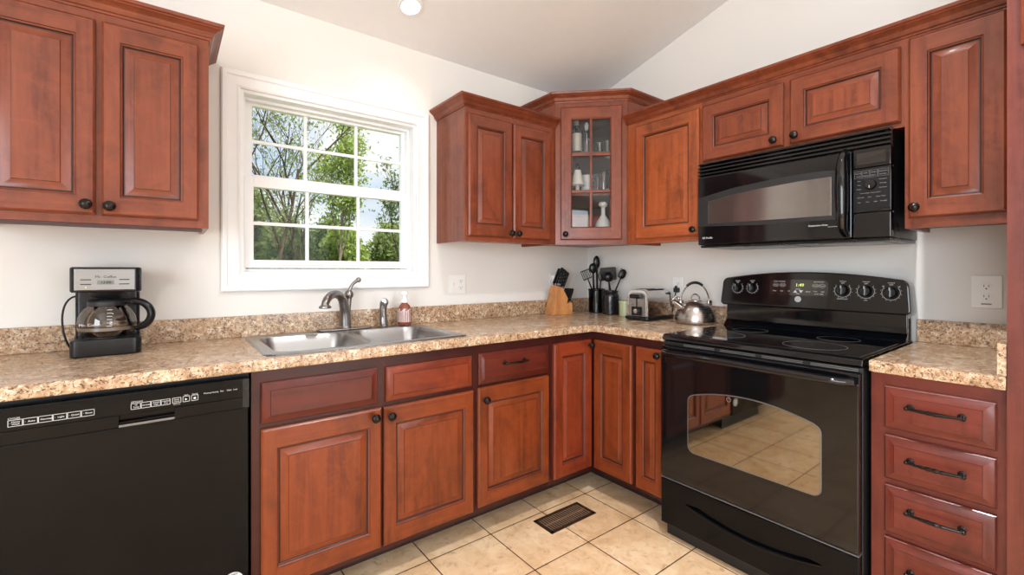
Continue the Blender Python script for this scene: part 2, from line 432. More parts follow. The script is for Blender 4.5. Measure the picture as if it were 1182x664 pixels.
def pull(parent, x, y, z, L=.115):
    m = MB(); h = L/2
    for s in (-1, 1):
        m.lathe([(.0001, 0), (.010, 0), (.010, .003), (.005, .006), (.0045, .022), (0, .026)], 14, M=Matrix.Translation((s*h, 0, 0)) @ Matrix.Rotation(PI/2, 4, 'X'))
        m.sphere((s*(h+.006), -.024, 0), .006, seg=12)
    pts = []; rad = []
    for i in range(33):
        t = i/32; a = (t-.5)*2
        pts.append((h*a*1.08, -.024-.009*(1-a*a), 0)); rad.append(.0042+.0022*math.exp(-(a/.5)**2)*(1+.35*math.sin(i*1.55)))
    m.tube(pts, rad, 8)
    return m.build('pull', BRONZE, parent, (x, y, z))
def door(parent, x0, x1, z0, z1, yf, mats, sx=.05, sz=.062, kn=None, name='door', glazed=False):
    """raised panel door; local origin at its lower left corner, back on the plane y = yf"""
    w_, h_ = x1-x0, z1-z0; t = .020
    b = bmesh.new()
    ring_faces(b, [(0, w_, 0, h_, -.0005), (0, w_, 0, h_, -.013), (.0025, w_-.0025, .0025, h_-.0025, -.0155), (.0025, w_-.0025, .0025, h_-.0025, -.0165), (.0065, w_-.0065, .0065, h_-.0065, -t)], [(0, 1), (0, 1), (2, 2), (0, 1)])
    frame_face(b, .0065, w_-.0065, .0065, h_-.0065, sx-.0065, sz-.0065, -t)
    ix = [(sx, sz, -t), (sx+.0015, sz+.0015, -t+.0025), (sx+.006, sz+.006, -t+.005), (sx+.0075, sz+.0075, -t+.009)]
    ring_faces(b, [(a, w_-a, c, h_-c, y) for a, c, y in ix], [(2, 2), (0, 1), (2, 2)])
    if glazed:
        ring_faces(b, [(ix[-1][0], w_-ix[-1][0], ix[-1][1], h_-ix[-1][1], ix[-1][2]), (ix[-1][0], w_-ix[-1][0], ix[-1][1], h_-ix[-1][1], -.0005)], [(0, 1)])
    bmesh.ops.remove_doubles(b, verts=b.verts, dist=.00001)
    m = MB(); m.merge(b, None)
    d = m.build(name, mats, parent, (x0, yf, z0), sharp=20)
    if not glazed:
        b = bmesh.new(); ox, oz = sx+.0075, sz+.0075; r = [(0, -.011), (.0015, -.0095), (.005, -.0095), (.028, -.0165), (.029, -.0185)]
        ring_faces(b, [(ox+a, w_-ox-a, oz+a, h_-oz-a, y) for a, y in r], [(2, 2), (2, 2), (0, 1), (2, 2)], cap=0)
        MB().merge(b, None).build('raised_panel', mats, d, sharp=20)
    if kn: knob(d, kn[0]-x0, -t, kn[1]-z0)
    return d
def slab(parent, x0, x1, z0, z1, yf, mats, name='drawer_front', pl=None, handle=True):
    w_, h_ = x1-x0, z1-z0; b = bmesh.new()
    r = [(0, -.0005), (0, -.011), (.003, -.014), (.0045, -.014), (.026, -.0215), (.027, -.0235)]
    hm = [mats[1], mats[0], mats[2]]
    ring_faces(b, [(a, w_-a, a, h_-a, y) for a, y in r], [(0, 0), (0, 0), (2, 2), (1, 0), (2, 2)], cap=0)
    d = MB().merge(b, None).build(name, hm, parent, (x0, yf, z0), sharp=20)
    if pl: pull(d, pl[0]-x0, -.0235, pl[1]-z0)
    return d
def carcass(root, x0, x1, d, z0, z1, mats, top=True, bottom=True, lip=.0, name='cabinet_box', back=True):
    """box of panels; front edge at y = -d (behind the face frame)"""
    m = MB(); t = .015
    m.box(x0, x0+t, -d, -.001, z0-lip, z1); m.box(x1-t, x1, -d, -.001, z0-lip, z1)
    if bottom: m.box(x0+t, x1-t, -d, -.001, z0, z0+t)
    if top: m.box(x0+t, x1-t, -d, -.001, z1-t, z1)
    if back: m.box(x0+t, x1-t, -.012, -.0015, z0+t, z1-t)
    return m.build(name, mats[0], root)
CROWN = [(0, 0), (.005, 0), (.007, .006), (.012, .009), (.014, .012), (.019, .024), (.029, .033), (.037, .037), (.039, .040), (.045, .043), (.047, .050), (.047, .054), (0, .054)]
def crown(path, z, mats, parent=None, k=1.0):
    m = MB(); sweep(m, path, [(u*k, z+v*k) for u, v in CROWN])
    return m.build('crown_molding', mats[1], parent, sharp=25)
def plate(m, x0, x1, y0, y1, z0, z1, mi=0): m.box(x0, x1, y0, y1, z0, z1, mi=mi)
def face_frame(root, x0, x1, z0, z1, d, openings, mats):
    """19 mm face frame with real openings: stiles vertical grain, rails horizontal"""
    xs = sorted({x0, x1, *[o[0] for o in openings], *[o[1] for o in openings]}); zs = sorted({z0, z1, *[o[2] for o in openings], *[o[3] for o in openings]})
    m = MB(); y0, y1 = -d-.019, -d+.0003
    b = bmesh.new(); vv = {}
    def V(i, k, y):
        if (i, k, y) not in vv: vv[(i, k, y)] = b.verts.new((xs[i], y, zs[k]))
        return vv[(i, k, y)]
    solid = {}
    for i in range(len(xs)-1):
        for k in range(len(zs)-1):
            cx, cz = (xs[i]+xs[i+1])/2, (zs[k]+zs[k+1])/2
            solid[(i, k)] = not any(o[0] < cx < o[1] and o[2] < cz < o[3] for o in openings)
    colsolid = {i: all(solid[(i, k)] for k in range(len(zs)-1)) for i in range(len(xs)-1)}
    for (i, k), s_ in solid.items():
        if not s_: continue
        mi = 0 if colsolid[i] else 1
        f = b.faces.new((V(i, k, y0), V(i+1, k, y0), V(i+1, k+1, y0), V(i, k+1, y0))); f.material_index = mi
        f = b.faces.new((V(i, k, y1), V(i, k+1, y1), V(i+1, k+1, y1), V(i+1, k, y1))); f.material_index = mi
        for (di, dk, a, c) in ((-1, 0, (i, k), (i, k+1)), (1, 0, (i+1, k+1), (i+1, k)), (0, -1, (i+1, k), (i, k)), (0, 1, (i, k+1), (i+1, k+1))):
            if not solid.get((i+di, k+dk), False):
                f = b.faces.new((V(*a, y0), V(*c, y0), V(*c, y1), V(*a, y1))); f.material_index = mi
    m.merge(b, None)
    return m.build('face_frame', mats, root)

R1 = -PI/2            # right hand wall: local x runs towards the camera (= -world y), local -y faces the room
UZ0, UZ1 = 1.362, 2.078
def upper(label, x0, x1, mats, doors, rz=0, z0=UZ0, z1=UZ1, dmats=None, rail=True, sx=.046, sz=.060, name='wall_cabinet', group=None):
    t = thing(name, label, 'cabinet', (0, 0, 0), rz, group)
    t.location = Matrix.Rotation(rz, 3, 'Z') @ Vector((x0, 0, z0)) if False else (0, 0, 0)
    base = Matrix.Rotation(rz, 3, 'Z') @ Vector(((x0+x1)/2, -.15, 0))
    t.location = (base.x, base.y, z0)
    inv = Vector((-(x0+x1)/2, .15, -z0))
    carcass(t, x0, x1, .291, z0+.016, z1, mats, lip=.016)
    face_frame(t, x0, x1, z0, z1, .291, [(d[0]+.012, d[1]-.012, d[2]+.012, d[3]-.012) for d in doors], mats)
    for d in doors: door(t, d[0], d[1], d[2], d[3], -.310, dmats or mats, sx, sz, kn=d[4])
    for c in t.children: c.location = Vector(c.location)+inv
    return t

# left wall cabinet
t = upper('cherry wall cabinet with two raised panel doors above the coffee maker, left of the window', -2.96, -2.352, UP,
      [(-2.930, -2.660, 1.390, 2.028, (-2.681, 1.420)), (-2.645, -2.383, 1.390, 2.028, (-2.624, 1.418))])
def crown_on(t, path, z, mats):
    c = crown(path, z, mats, t)
    # path is in world axes: take it into the cabinet's frame
    M = Matrix.Translation(t.location) @ Matrix.Rotation(t.rotation_euler.z, 4, 'Z')
    c.data.transform(M.inverted()); return c
crown_on(t, [(-2.96, -.310), (-2.352, -.310), (-2.352, -.0005)], 2.058, UP)
def light_rail(t, pts):
    m = MB()
    for p in pts: m.box(*p)
    o = m.build('light_rail', GLAZE, t); M = Matrix.Translation(t.location) @ Matrix.Rotation(t.rotation_euler.z, 4, 'Z'); o.data.transform(M.inverted())
light_rail(t, [(-2.96, -2.372, -.305, -.290, 1.349, 1.3618)])
# cabinet between the window and the corner
t = upper('cherry wall cabinet with two narrow doors between the window and the glass-door corner cabinet', -1.247, -.612, UP,
      [(-1.233, -.951, 1.388, 2.028, (-.966, 1.412)), (-.938, -.663, 1.388, 2.028, (-.918, 1.412))], sx=.048)
crown_on(t, [(-1.247, -.0005), (-1.247, -.310), (-.612, -.310)], 2.062, UP)

# corner cabinet with the glazed door
CZ0, CZ1 = 1.362, 2.236
t = thing('corner_cabinet', 'tall cherry corner wall cabinet with a six-pane glass door', 'cabinet', (-.25, -.25, CZ0))
m = MB()
for (x0, x1, y0, y1) in ((-.610, -.595, -.31, -.001), (-.310, -.001, -.610, -.595)): m.box(x0, x1, y0, y1, CZ0, CZ1)
pent = [(-.594, -.002), (-.594, -.302), (-.302, -.594), (-.002, -.594), (-.002, -.002)]
for za, zb in ((CZ0+.014, CZ0+.03), (CZ1-.016, CZ1)): m.prism([(x, -y) for x, y in pent], za, zb, axis='z', M=Matrix.Identity(4))
Mi = Matrix.Translation((.25, .25, -CZ0))
# prism(axis='z') maps (x, y, z) -> (x, -z, y): polygon given as (x, -y) lands on (x, y)
o = m.build('cabinet_box', UP[0], t); o.data.transform(Mi)
m = MB(); m.prism([(x, -y) for x, y in [(-.594, -.002), (-.594, -.008), (-.008, -.008), (-.008, -.594), (-.002, -.594), (-.002, -.002)]], CZ0+.031, CZ1-.017, axis='z')
o = m.build('back_panel', INSIDE, t); o.data.transform(Mi)
for i, z in enumerate((1.676, 1.925)):
    m = MB(); m.prism([(x, -y) for x, y in [(-.593, -.009), (-.593, -.288), (-.288, -.593), (-.009, -.593), (-.009, -.009)]], z-.016, z, axis='z'); o = m.build('shelf', UP[1], t); o.data.transform(Mi)
# diagonal front, built in a frame turned 45 degrees
g = Matrix.Translation((.25, .25, -CZ0)) @ Matrix.Rotation(-PI/4, 4, 'Z')
def diag_part(o):
    o.matrix_local = g @ Matrix.Translation(o.location); return o
HW = .2121
ff = face_frame(t, -HW+.001, HW-.001, CZ0, CZ1, .6315, [(-.15, .15, 1.42, 2.15)], UP); diag_part(ff)
dd = door(t, -.181, .181, 1.390, 2.186, -.6505, UP, .062, .070, kn=(-.150, 1.424), glazed=True); diag_part(dd)
b = MB()
W_, H_ = .362, .796
for z in (.289, .508): b.box(.0685, W_-.0685, -.019, -.007, z-.008, z+.008, .003)
b.box(W_/2-.008, W_/2+.008, -.0195, -.0065, .0765, H_-.0765, .003)
b.build('muntin_grid', UP[0], dd)
MB().box(.066, W_-.066, -.0055, -.0025, .074, H_-.074).build('pane', CABGLASS, dd)
o = crown([(-.610, -.0005), (-.610, -.310), (-.310, -.610), (-.0005, -.610)], 2.216, UP, t); o.data.transform(Mi)

# right hand run
upper('amber cherry single-door wall cabinet between the glass-door corner cabinet and the microwave', .612, 1.082, UPR, [(.682, 1.072, 1.388, 2.036, (1.052, 1.416))], R1, sx=.052, sz=.062)
upper('short cherry two-door wall cabinet directly above the black microwave', 1.082, 1.880, UP, [(1.092, 1.469, 1.757, 2.036, (1.438, 1.784)), (1.496, 1.870, 1.757, 2.036, (1.522, 1.787))], R1, z0=1.739, sx=.055, sz=.058)
upper('cherry single-door wall cabinet between the microwave and the tall pantry panel', 1.880, 2.164, UP, [(1.893, 2.137, 1.398, 2.052, (1.913, 1.434))], R1, sx=.052, sz=.062)
o = crown([(-.310, -.612), (-.310, -2.164)], 2.064, UP); tag(o, 'long cherry crown molding running over the wall cabinets of the right hand wall', 'molding')
# tall pantry at the right edge
t = thing('tall_cabinet', 'tall reddish cherry cabinet at the right edge of the counter, reaching the floor', 'cabinet', (-.3, -2.5, 0), R1)
x0, x1 = 2.1655, 2.96
inv = Vector((-2.5, .3, 0))
def shift(o): o.location = Vector(o.location)+inv; return o
TALL = cherry('cherry_tall', (104, 48, 38), (76, 32, 26))
shift(carcass(t, x0, x1, .628, .1, 2.2, TALL))
shift(face_frame(t, x0, x1, .1, 2.2, .628, [(x0+.05, x1-.05, 1.84, 2.13), (x0+.05, x1-.05, .14, 1.76)], TALL))
shift(door(t, x0+.026, 2.56, 1.813, 2.16, -.647, UP, .055, .06, kn=(2.53, 1.85)))
shift(door(t, 2.566, x1-.026, 1.813, 2.16, -.647, UP, .055, .06, kn=(2.596, 1.85)))
shift(door(t, x0+.046, 2.56, .13, 1.775, -.647, TALL, .055, .06, kn=(2.53, 1.0)))
shift(door(t, 2.566, x1-.026, .13, 1.775, -.647, TALL, .055, .06, kn=(2.596, 1.0)))
shift(MB().box(x0, x1, -.55, -.54, 0, .1).build('toe_kick', TOEK, t))

# ------------------------------------------------------------------ base cabinets
BZ0, BZ1 = .118, .8735
def base(label, x0, x1, rz, fronts, name='base_cabinet', fm=FRAME, toe=.46):
    base_ = Matrix.Rotation(rz, 3, 'Z') @ Vector(((x0+x1)/2, -.3, 0))
    t = thing(name, label, 'cabinet', (base_.x, base_.y, 0), rz); inv = Vector((-(x0+x1)/2, .3, 0))
    carcass(t, x0, x1, .605, BZ0, BZ1, fm, top=False)
    ops = []
    for f in fronts: ops.append((max(f[1]+.012, x0+.02), min(f[2]-.012, x1-.02), f[3]+.012, f[4]-.012))
    face_frame(t, x0, x1, BZ0, BZ1, .605, ops, fm)
    MB().box(x0+.002, x1-.002, -toe, -toe+.012, 0, BZ0).build('toe_kick', TOEK, t)
    for f in fronts:
        if f[0] == 'door': door(t, *f[1:5], -.624, f[5], *f[6], kn=f[7])
        else: slab(t, *f[1:5], -.624, f[5], name=f[0], pl=f[6] if len(f) > 6 else None)
    for c in t.children: c.location = Vector(c.location)+inv
    return t
SX = (.046, .066)
base('wide cherry sink base cabinet with two false drawer fronts over two doors, beside the dishwasher', -2.255, -1.392, 0, [
    ('false_front', -2.228, -1.834, .697, .834, DRW), ('false_front', -1.800, -1.409, .697, .831, BASE2),
    ('door', -2.228, -1.820, .142, .680, BASE, SX, (-1.850, .650)), ('door', -1.810, -1.402, .142, .678, BASE, SX, (-1.787, .645))], name='sink_base_cabinet')
base('cherry base cabinet with one dark drawer over one door, right of the sink', -1.3915, -.938, 0, [
    ('drawer', -1.373, -.957, .697, .836, DRW, (-1.182, .782)), ('door', -1.378, -.957, .150, .683, BASE, SX, (-1.348, .630))])
base('narrow cherry base cabinet with one slim door, left of the range', .908, 1.094, R1, [
    ('door', .923, 1.080, .140, .832, BASE, (.040, .060), (1.060, .808))])
base('cherry four-drawer base cabinet between the range and the tall cabinet', 1.859, 2.1645, R1, [
    ('drawer', 1.896, 2.145, .702, .836, DRW2, (2.020, .782)), ('drawer', 1.896, 2.145, .540, .680, DRW2, (2.020, .616)),
    ('drawer', 1.896, 2.145, .368, .520, DRW2, (2.020, .458)), ('drawer', 1.896, 2.145, .150, .352, DRW2, (2.020, .27))], name='drawer_base_cabinet', fm=cherry('cherry_frame_right', (104, 44, 35), (74, 29, 24)))
# corner base cabinet with the two doors that meet in the corner
t = thing('corner_base_cabinet', 'cherry corner base cabinet with two slim doors meeting in the inner corner', 'cabinet', (-.4, -.4, 0))
m = MB()
L_ = lambda a: [(-.9375, -.002), (-.9375, -a), (-a, -a), (-a, -.9075), (-.002, -.9075), (-.002, -.002)]
m.prism([(x, -y) for x, y in L_(.604)], BZ0, BZ0+.015, axis='z')
m.box(-.9375, -.9225, -.604, -.002, BZ0, BZ1); m.box(-.604, -.002, -.9075, -.8925, BZ0, BZ1)
m.box(-.92, -.002, -.012, -.002, BZ0+.016, BZ1); m.box(-.012, -.002, -.89, -.0125, BZ0+.016, BZ1)
Mi = Matrix.Translation((.4, .4, 0))
o = m.build('cabinet_box', FRAME[0], t); o.data.transform(Mi)
f1 = face_frame(t, -.9375, -.6245, BZ0, BZ1, .605, [(-.905, -.65, .16, .82)], FRAME); f1.location = (.4, .4, 0)
f2 = face_frame(t, .6245, .9075, BZ0, BZ1, .605, [(.65, .88, .16, .82)], FRAME); f2.rotation_euler = (0, 0, R1); f2.location = (.4, .4, 0)
d1 = door(t, -.922, -.6475, .146, .834, -.624, BASE2, .052, .066, kn=(-.672, .806)); d1.location = Vector(d1.location)+Vector((.4, .4, 0))
d2 = door(t, .6475, .897, .140, .832, -.624, BASE, .050, .066); p = Matrix.Rotation(R1, 3, 'Z') @ Vector(d2.location); d2.rotation_euler = (0, 0, R1); d2.location = p+Vector((.4, .4, 0))
o = MB().prism([(x, -y) for x, y in [(-.9375, -.448), (-.9375, -.46), (-.46, -.46), (-.46, -.9075), (-.448, -.9075), (-.448, -.448)]], 0, BZ0-.0005, axis='z').build('toe_kick', TOEK, t); o.data.transform(Mi)

# ------------------------------------------------------------------ counters
CT = .914; NO = .0385; CD = .646
def boolean_cut(o, boxes):
    for bx in boxes:
        c = MB().box(*bx).build('t', GRANITE); c.modifiers.clear(); md = o.modifiers.new('b', 'BOOLEAN'); md.object = c; md.operation = 'DIFFERENCE'; md.solver = 'EXACT'
        dg = bpy.context.evaluated_depsgraph_get(); me = bpy.data.meshes.new_from_object(o.evaluated_get(dg))
        o.modifiers.clear(); o.modifiers.new('weighted_normal', 'WEIGHTED_NORMAL').keep_sharp = True; old = o.data; o.data = me; bpy.data.meshes.remove(old); bpy.data.objects.remove(c)
XC = -3.2
m = MB(); m.prism([(x, -y) for x, y in [(XC, -.0005), (XC, -CD), (-CD, -CD), (-CD, -1.0945), (-.0005, -1.0945), (-.0005, -.0005)]], CT-NO, CT, axis='z', bev=.005)
ct = m.build('countertop', GRANITE)
boolean_cut(ct, [(-2.195, -1.415, -.588, -.060, .8, 1.0)])
for p in ct.data.polygons: p.use_smooth = True
ct.data.set_sharp_from_angle(angle=math.radians(35))
tag(ct, 'long L-shaped granite-look countertop holding the sink, from the left edge to the range', 'countertop')
m = MB(); m.prism([(x, -y) for x, y in [(XC, -.0006), (XC, -.0205), (-.0205, -.0205), (-.0205, -1.0945), (-.0006, -1.0945), (-.0006, -.0006)]], CT+.0003, CT+.092, axis='z', bev=.002)
m.build('backsplash', GRANITE, ct)
ct2 = MB().box(-CD, -.0005, -2.1645, -1.8565, CT-NO, CT, .005).build('countertop', GRANITE)
tag(ct2, 'short granite-look countertop over the drawers right of the range', 'countertop')
MB().box(-.0205, -.0006, -2.145, -1.8575, CT+.0003, CT+.092, .002).build('backsplash', GRANITE, ct2)
MB().box(-CD+.004, -.0006, -2.1645, -2.1455, CT+.0003, CT+.092, .002).build('side_splash', GRANITE, ct2)

# ------------------------------------------------------------------ dishwasher
t = thing('dishwasher', 'black built-in dishwasher under the left end of the counter', 'dishwasher', (-2.56, -.3, 0))
iv = Vector((2.56, .3, 0))
def part(mb, name, mats, par=None, **kw):
    o = mb.build(name, mats, par or t, **kw)
    if par is None or par is t: o.location = Vector(o.location)+iv
    return o
DX0, DX1 = -2.862, -2.2585
m = MB(); m.box(DX0+.004, DX1-.001, -.60, -.02, .10, .868); part(m, 'tub', BLKM)
m = MB(); m.box(DX0, DX1-.0055, -.640, -.602, .118, .7655, .006); dwd = part(m, 'door', BLKD)
m = MB()                                            # control panel with the pocket handle
PX0, PX1, PZ = -2.582, -2.456, .760
m.box(DX0, DX1-.0055, -.650, -.602, .800, .861, .004)
m.box(DX0, PX0, -.650, -.602, .767, .8005, .0015); m.box(PX1, DX1-.0055, -.650, -.602, .767, .8005, .0015)
m.box(PX0-.001, PX1+.001, -.620, -.602, .767, .8005)
cp = part(m, 'control_panel', BLKD)
m = MB(); m.box(PX0, PX1, -.653, -.646, .7665, .7735, .002); part(m, 'pocket_handle', GREYEDGE, cp)
m = MB(); m.box(DX1-.024, DX1-.006, -.6512, -.6503, .768, .859); m.build('edge_strip', BLKS, cp)
m = MB()
def cell(m, x0, x1, z0, z1, y=-.6506, w=.0011, mi=0):
    m.box(x0, x1, y, y+.0006, z0, z0+w, mi=mi); m.box(x0, x1, y, y+.0006, z1-w, z1, mi=mi)
    m.box(x0, x0+w, y, y+.0006, z0, z1, mi=mi); m.box(x1-w, x1, y, y+.0006, z0, z1, mi=mi)
z0, z1 = .812, .829
names = ['Heavy\nWash', 'Auto', 'Normal', 'Light', 'Quick', 'Rinse']
for i, nm in enumerate(names):
    a = -2.793+i*.0270
    cell(m, a, a+.0262, z0, z1)
    if '\n' in nm:
        for k, ln in enumerate(nm.split('\n')): m.text(ln, a+.014, -.6506, .8235-k*.0058, .0062)
    else: m.text(nm, a+.015, -.6506, .8205, .0066)
    m.box(a+.0035, a+.0045, -.6508, -.6503, .820, .821)
m.text('CYCLES', -2.793, -.6506, .8325, .0062, align='LEFT')
for i, nm in enumerate(['Hi\nTemp', 'Sanitize', 'Added\nHeat', 'Heated\nDry']):
    a = -2.556+i*.0225
    cell(m, a, a+.0218, z0, z1)
    for k, ln in enumerate(nm.split('\n')): m.text(ln, a+.0115, -.6506, (.8235 if '\n' in nm else .8205)-k*.0058, .0058)
m.text('OPTIONS', -2.556, -.6506, .8325, .0062, align='LEFT')
cell(m, -2.462, -2.441, z0+.001, z1); m.text('Delay\nHours', -2.4515, -.6506, .8205, .0052); m.text('Hold 3 sec', -2.4515, -.6506, .8095, .004)
for a, tt in ((-2.437, 'Start'), (-2.416, 'Cancel')):
    cell(m, a, a+.017, z0+.001, z1+.001); m.text(tt, a+.0085, -.6506, .833, .005)
m.quads([[(-2.4315, -.6509, .817), (-2.4255, -.6509, .8205), (-2.4315, -.6509, .824)]])
m.box(-2.4105, -2.4045, -.6509, -.6503, .8175, .8235)
for x, s_ in ((-2.376, 'Washing'), (-2.356, 'Sensing'), (-2.338, 'Dry'), (-2.319, 'Clean'), (-2.302, 'Lock')): m.text(s_, x, -.6506, .830, .0056)
m.build('lettering', PRINT, cp, normals=False)
MR = Matrix.Rotation(PI/2, 4, 'X')
m = MB(); m.lathe([(0, 0), (.030, 0), (.030, .0012), (0, .0016)], 32, M=Matrix.Translation((-2.309, -.6402, .215)) @ MR)
m.lathe([(.0185, 0), (.0195, 0), (.0195, .0022), (.0185, .0022)], 32, mi=1, M=Matrix.Translation((-2.309, -.6402, .215)) @ MR, cap=False)
m.text('CLEAN', -2.309, -.6418, .2385, .0085, mi=1)
m.build('round_badge', [PRINT, BLKM], dwd, normals=False)
part(MB().box(DX0+.003, DX1-.003, -.56, -.55, 0, .10), 'toe_panel', BLKM)
# base cabinet left of the dishwasher keeps the counter up beyond the frame
base('cherry base cabinet left of the dishwasher, at the left edge of the picture', -3.19, -2.864, 0, [('drawer', -3.165, -2.885, .697, .836, DRW, (-3.02, .78)), ('door', -3.165, -2.885, .142, .680, BASE, SX, (-2.91, .645))])

# ------------------------------------------------------------------ range (frame turned to the right hand wall)
RX = 1.4715
t = thing('range', 'black freestanding electric range with smooth glass cooktop and oven window', 'range', (-.3, -RX, 0), R1)
iv = Vector((-RX, .3, 0))
A, B = 1.098, 1.8455
part(MB().box(A, B, -.655, -.035, .062, .8855, .003), 'oven_body', BLKM)
for x in (A+.04, B-.04):
    for y in (-.57, -.08): part(MB().lathe([(.018, 0), (.018, .008), (.01, .012), (.01, .0615)], 12, M=Matrix.Translation((x, y, 0))), 'leveling_foot', BLKM)
part(MB().box(A+.01, B-.01, -.650, -.640, .004, .0615), 'shade_strip', BLKM)  # black strip standing in for the shadow beneath the drawer
# cooktop: glass in a moulded rim
m = MB()
m.prism([(-.672, .893), (-.668, .912), (-.655, .9175), (-.03, .9175), (-.03, .886), (-.655, .886)], -B-.0015, -A+.0015, M=Mz, bev=.002)
ctp = part(m, 'cooktop', BLK)
MB().box(A+.012, B-.012, -.642, -.105, .9178, .9192, .0006).build('glass_surface', GLASS_BLK, ctp)
for x, y, r in ((1.29, -.50, .09), (1.65, -.50, .105), (1.29, -.24, .075), (1.65, -.24, .075)):
    MB().lathe([(r-.0012, 0), (r, 0), (r, .0002), (r-.0012, .0002)], 48, M=Matrix.Translation((x, y, .9193)), cap=False).build('burner_ring', PRINTG, ctp)
# oven door
door_z0, door_z1 = .280, .868
def arch_poly(x0, x1, z0, zs, zt, r=.03):
    pts = []
    for i in range(7):
        a = PI+PI/2*i/6; pts.append((x0+r+r*math.cos(a), z0+r+r*math.sin(a)))
    for i in range(7):
        a = -PI/2+PI/2*i/6; pts.append((x1-r+r*math.cos(a), z0+r+r*math.sin(a)))
    for i in range(5):
        a = PI/2*i/4*.8; pts.append((x1-r+r*math.cos(a), zs-r+r*math.sin(a)))
    n = 18; c = (x0+x1)/2; h = (x1-x0)/2-r*.7
    for i in range(n+1):
        u = 1-2*i/n; pts.append((c+u*h, zs+(zt-zs)*(1-u*u)))
    for i in range(5):
        a = PI*.6+PI/2*i/4*.8; pts.append((x0+r+r*math.cos(a), zs-r+r*math.sin(a)))
    return pts
m = MB(); m.box(A+.002, B-.002, -.690, -.656, door_z0, door_z1-.03, .006)
m.box(A+.002, B-.002, -.684, -.656, door_z1-.032, door_z1, .004)
od = part(m, 'oven_door', BLK)
m = MB(); m.prism(arch_poly(1.234, 1.738, .424, .675, .712, .03), -.6910, -.6895); m.build('window_rim', GREYEDGE, od)
m = MB(); m.prism(arch_poly(1.2385, 1.7335, .4285, .671, .7075, .027), -.6925, -.6900); m.build('oven_window', OVENWIN, od)
m = MB(); m.lathe([(.0075, 0), (.009, 0), (.009, .0006), (.0075, .0006)], 24, M=Matrix.Translation((1.415, -.6928, .690)) @ MR, cap=False); m.build('window_badge', PRINTG, od)
m = MB(); pts = []
for i in range(25):
    u = i/24; a = (u-.5)*2; pts.append((1.128+u*.70, -.700-.036*(1-a**4)**.5 if abs(a) < 1 else -.700, .846-.004*a*a))
m.tube(pts, [.0165]*25, 14, flat=.82)
m.build('door_handle', BLK, od)
m = MB()                                             # vent slots above the door
for i in range(4):
    x = 1.20+i*.165
    for z in (.8745, .8805): m.box(x, x+.14, -.6665, -.655, z-.0016, z+.0016)
part(m, 'vent_slots', GREYEDGE)
part(MB().box(A+.002, B-.002, -.664, -.655, .8690, .8853, .002), 'vent_trim', BLKM)
# storage drawer with a scooped grip
m = MB(); m.box(A+.002, B-.002, -.688, -.656, .066, .268, .005)
sd = part(m, 'storage_drawer', BLKD)
sc_ = MB(); P_ = []
for i in range(21):
    u = i/20; a = (u-.5)*2; P_.append((1.222+u*.515, .190-.038*(1-a*a)))
for i in range(21):
    u = 1-i/20; a = (u-.5)*2; P_.append((1.222+u*.515, .194+.012*(1-a*a)))
sc_.prism(P_, -.72, -.672); cut = sc_.build('t', BLK); cut.modifiers.clear()
cut.parent = sd; md = sd.modifiers.new('b', 'BOOLEAN'); md.object = cut; md.solver = 'EXACT'; bpy.context.view_layer.update()
dg = bpy.context.evaluated_depsgraph_get(); me = bpy.data.meshes.new_from_object(sd.evaluated_get(dg)); sd.modifiers.clear(); sd.data = me; sd.modifiers.new('weighted_normal', 'WEIGHTED_NORMAL').keep_sharp = True; bpy.data.objects.remove(cut)
for p in me.polygons: p.use_smooth = True
me.set_sharp_from_angle(angle=math.radians(30))
m = MB(); m.tube([(x, -.6885, z) for x, z in P_[:21]], .0022, 8); m.build('grip_lip', BLK, sd)
part(MB().box(A+.002, B-.002, -.6895, -.657, .2715, .2755, .001), 'drawer_trim', GREYEDGE)
# backguard
m = MB(); m.box(A+.004, B-.001, -.100, -.034, .9178, 1.034, .004)
m.prism([(-.135, .9178), (-.098, .9178), (-.098, .952), (-.108, .944)], -B, -A-.004, M=Mz)
bgd = part(m, 'backguard', BLK)
def top_arc(x0, x1, z0, zs, zt, r=.03, n=24):
    pts = [(x0+.012, z0), (x1-.012, z0), (x1, z0+.012)]
    for i in range(7):
        a = PI/2*i/6*.92; pts.append((x1-.008-r+r*math.cos(a), zs-r+r*math.sin(a)))
    c = (x0+x1)/2; h = (x1-x0)/2-r-.008
    for i in range(1, n):
        u = 1-2*i/n; pts.append((c+u*h, zs+(zt-zs)*(1-u*u)))
    for i in range(7):
        a = PI*.54+PI/2*i/6*.92; pts.append((x0+.008+r+r*math.cos(a), zs-r+r*math.sin(a)))
    pts.append((x0, z0+.012)); return pts
m = MB(); tilt = Matrix.Translation((0, -.075, 1.02)) @ Matrix.Rotation(math.radians(-6), 4, 'X') @ Matrix.Translation((0, .075, -1.02))
m.prism(top_arc(1.083, 1.862, 1.022, 1.166, 1.196), -.135, -.034, M=tilt, bev=.008)
cpn = part(m, 'control_console', BLK)
FY = -.1352
def TT(x, z, y=FY): return tilt @ Matrix.Translation((x, y, z))
KN = [(1.172, 1.112, .021), (1.246, 1.114, .021), (1.631, 1.114, .025), (1.714, 1.113, .025), (1.798, 1.110, .025)]
pm = MB()
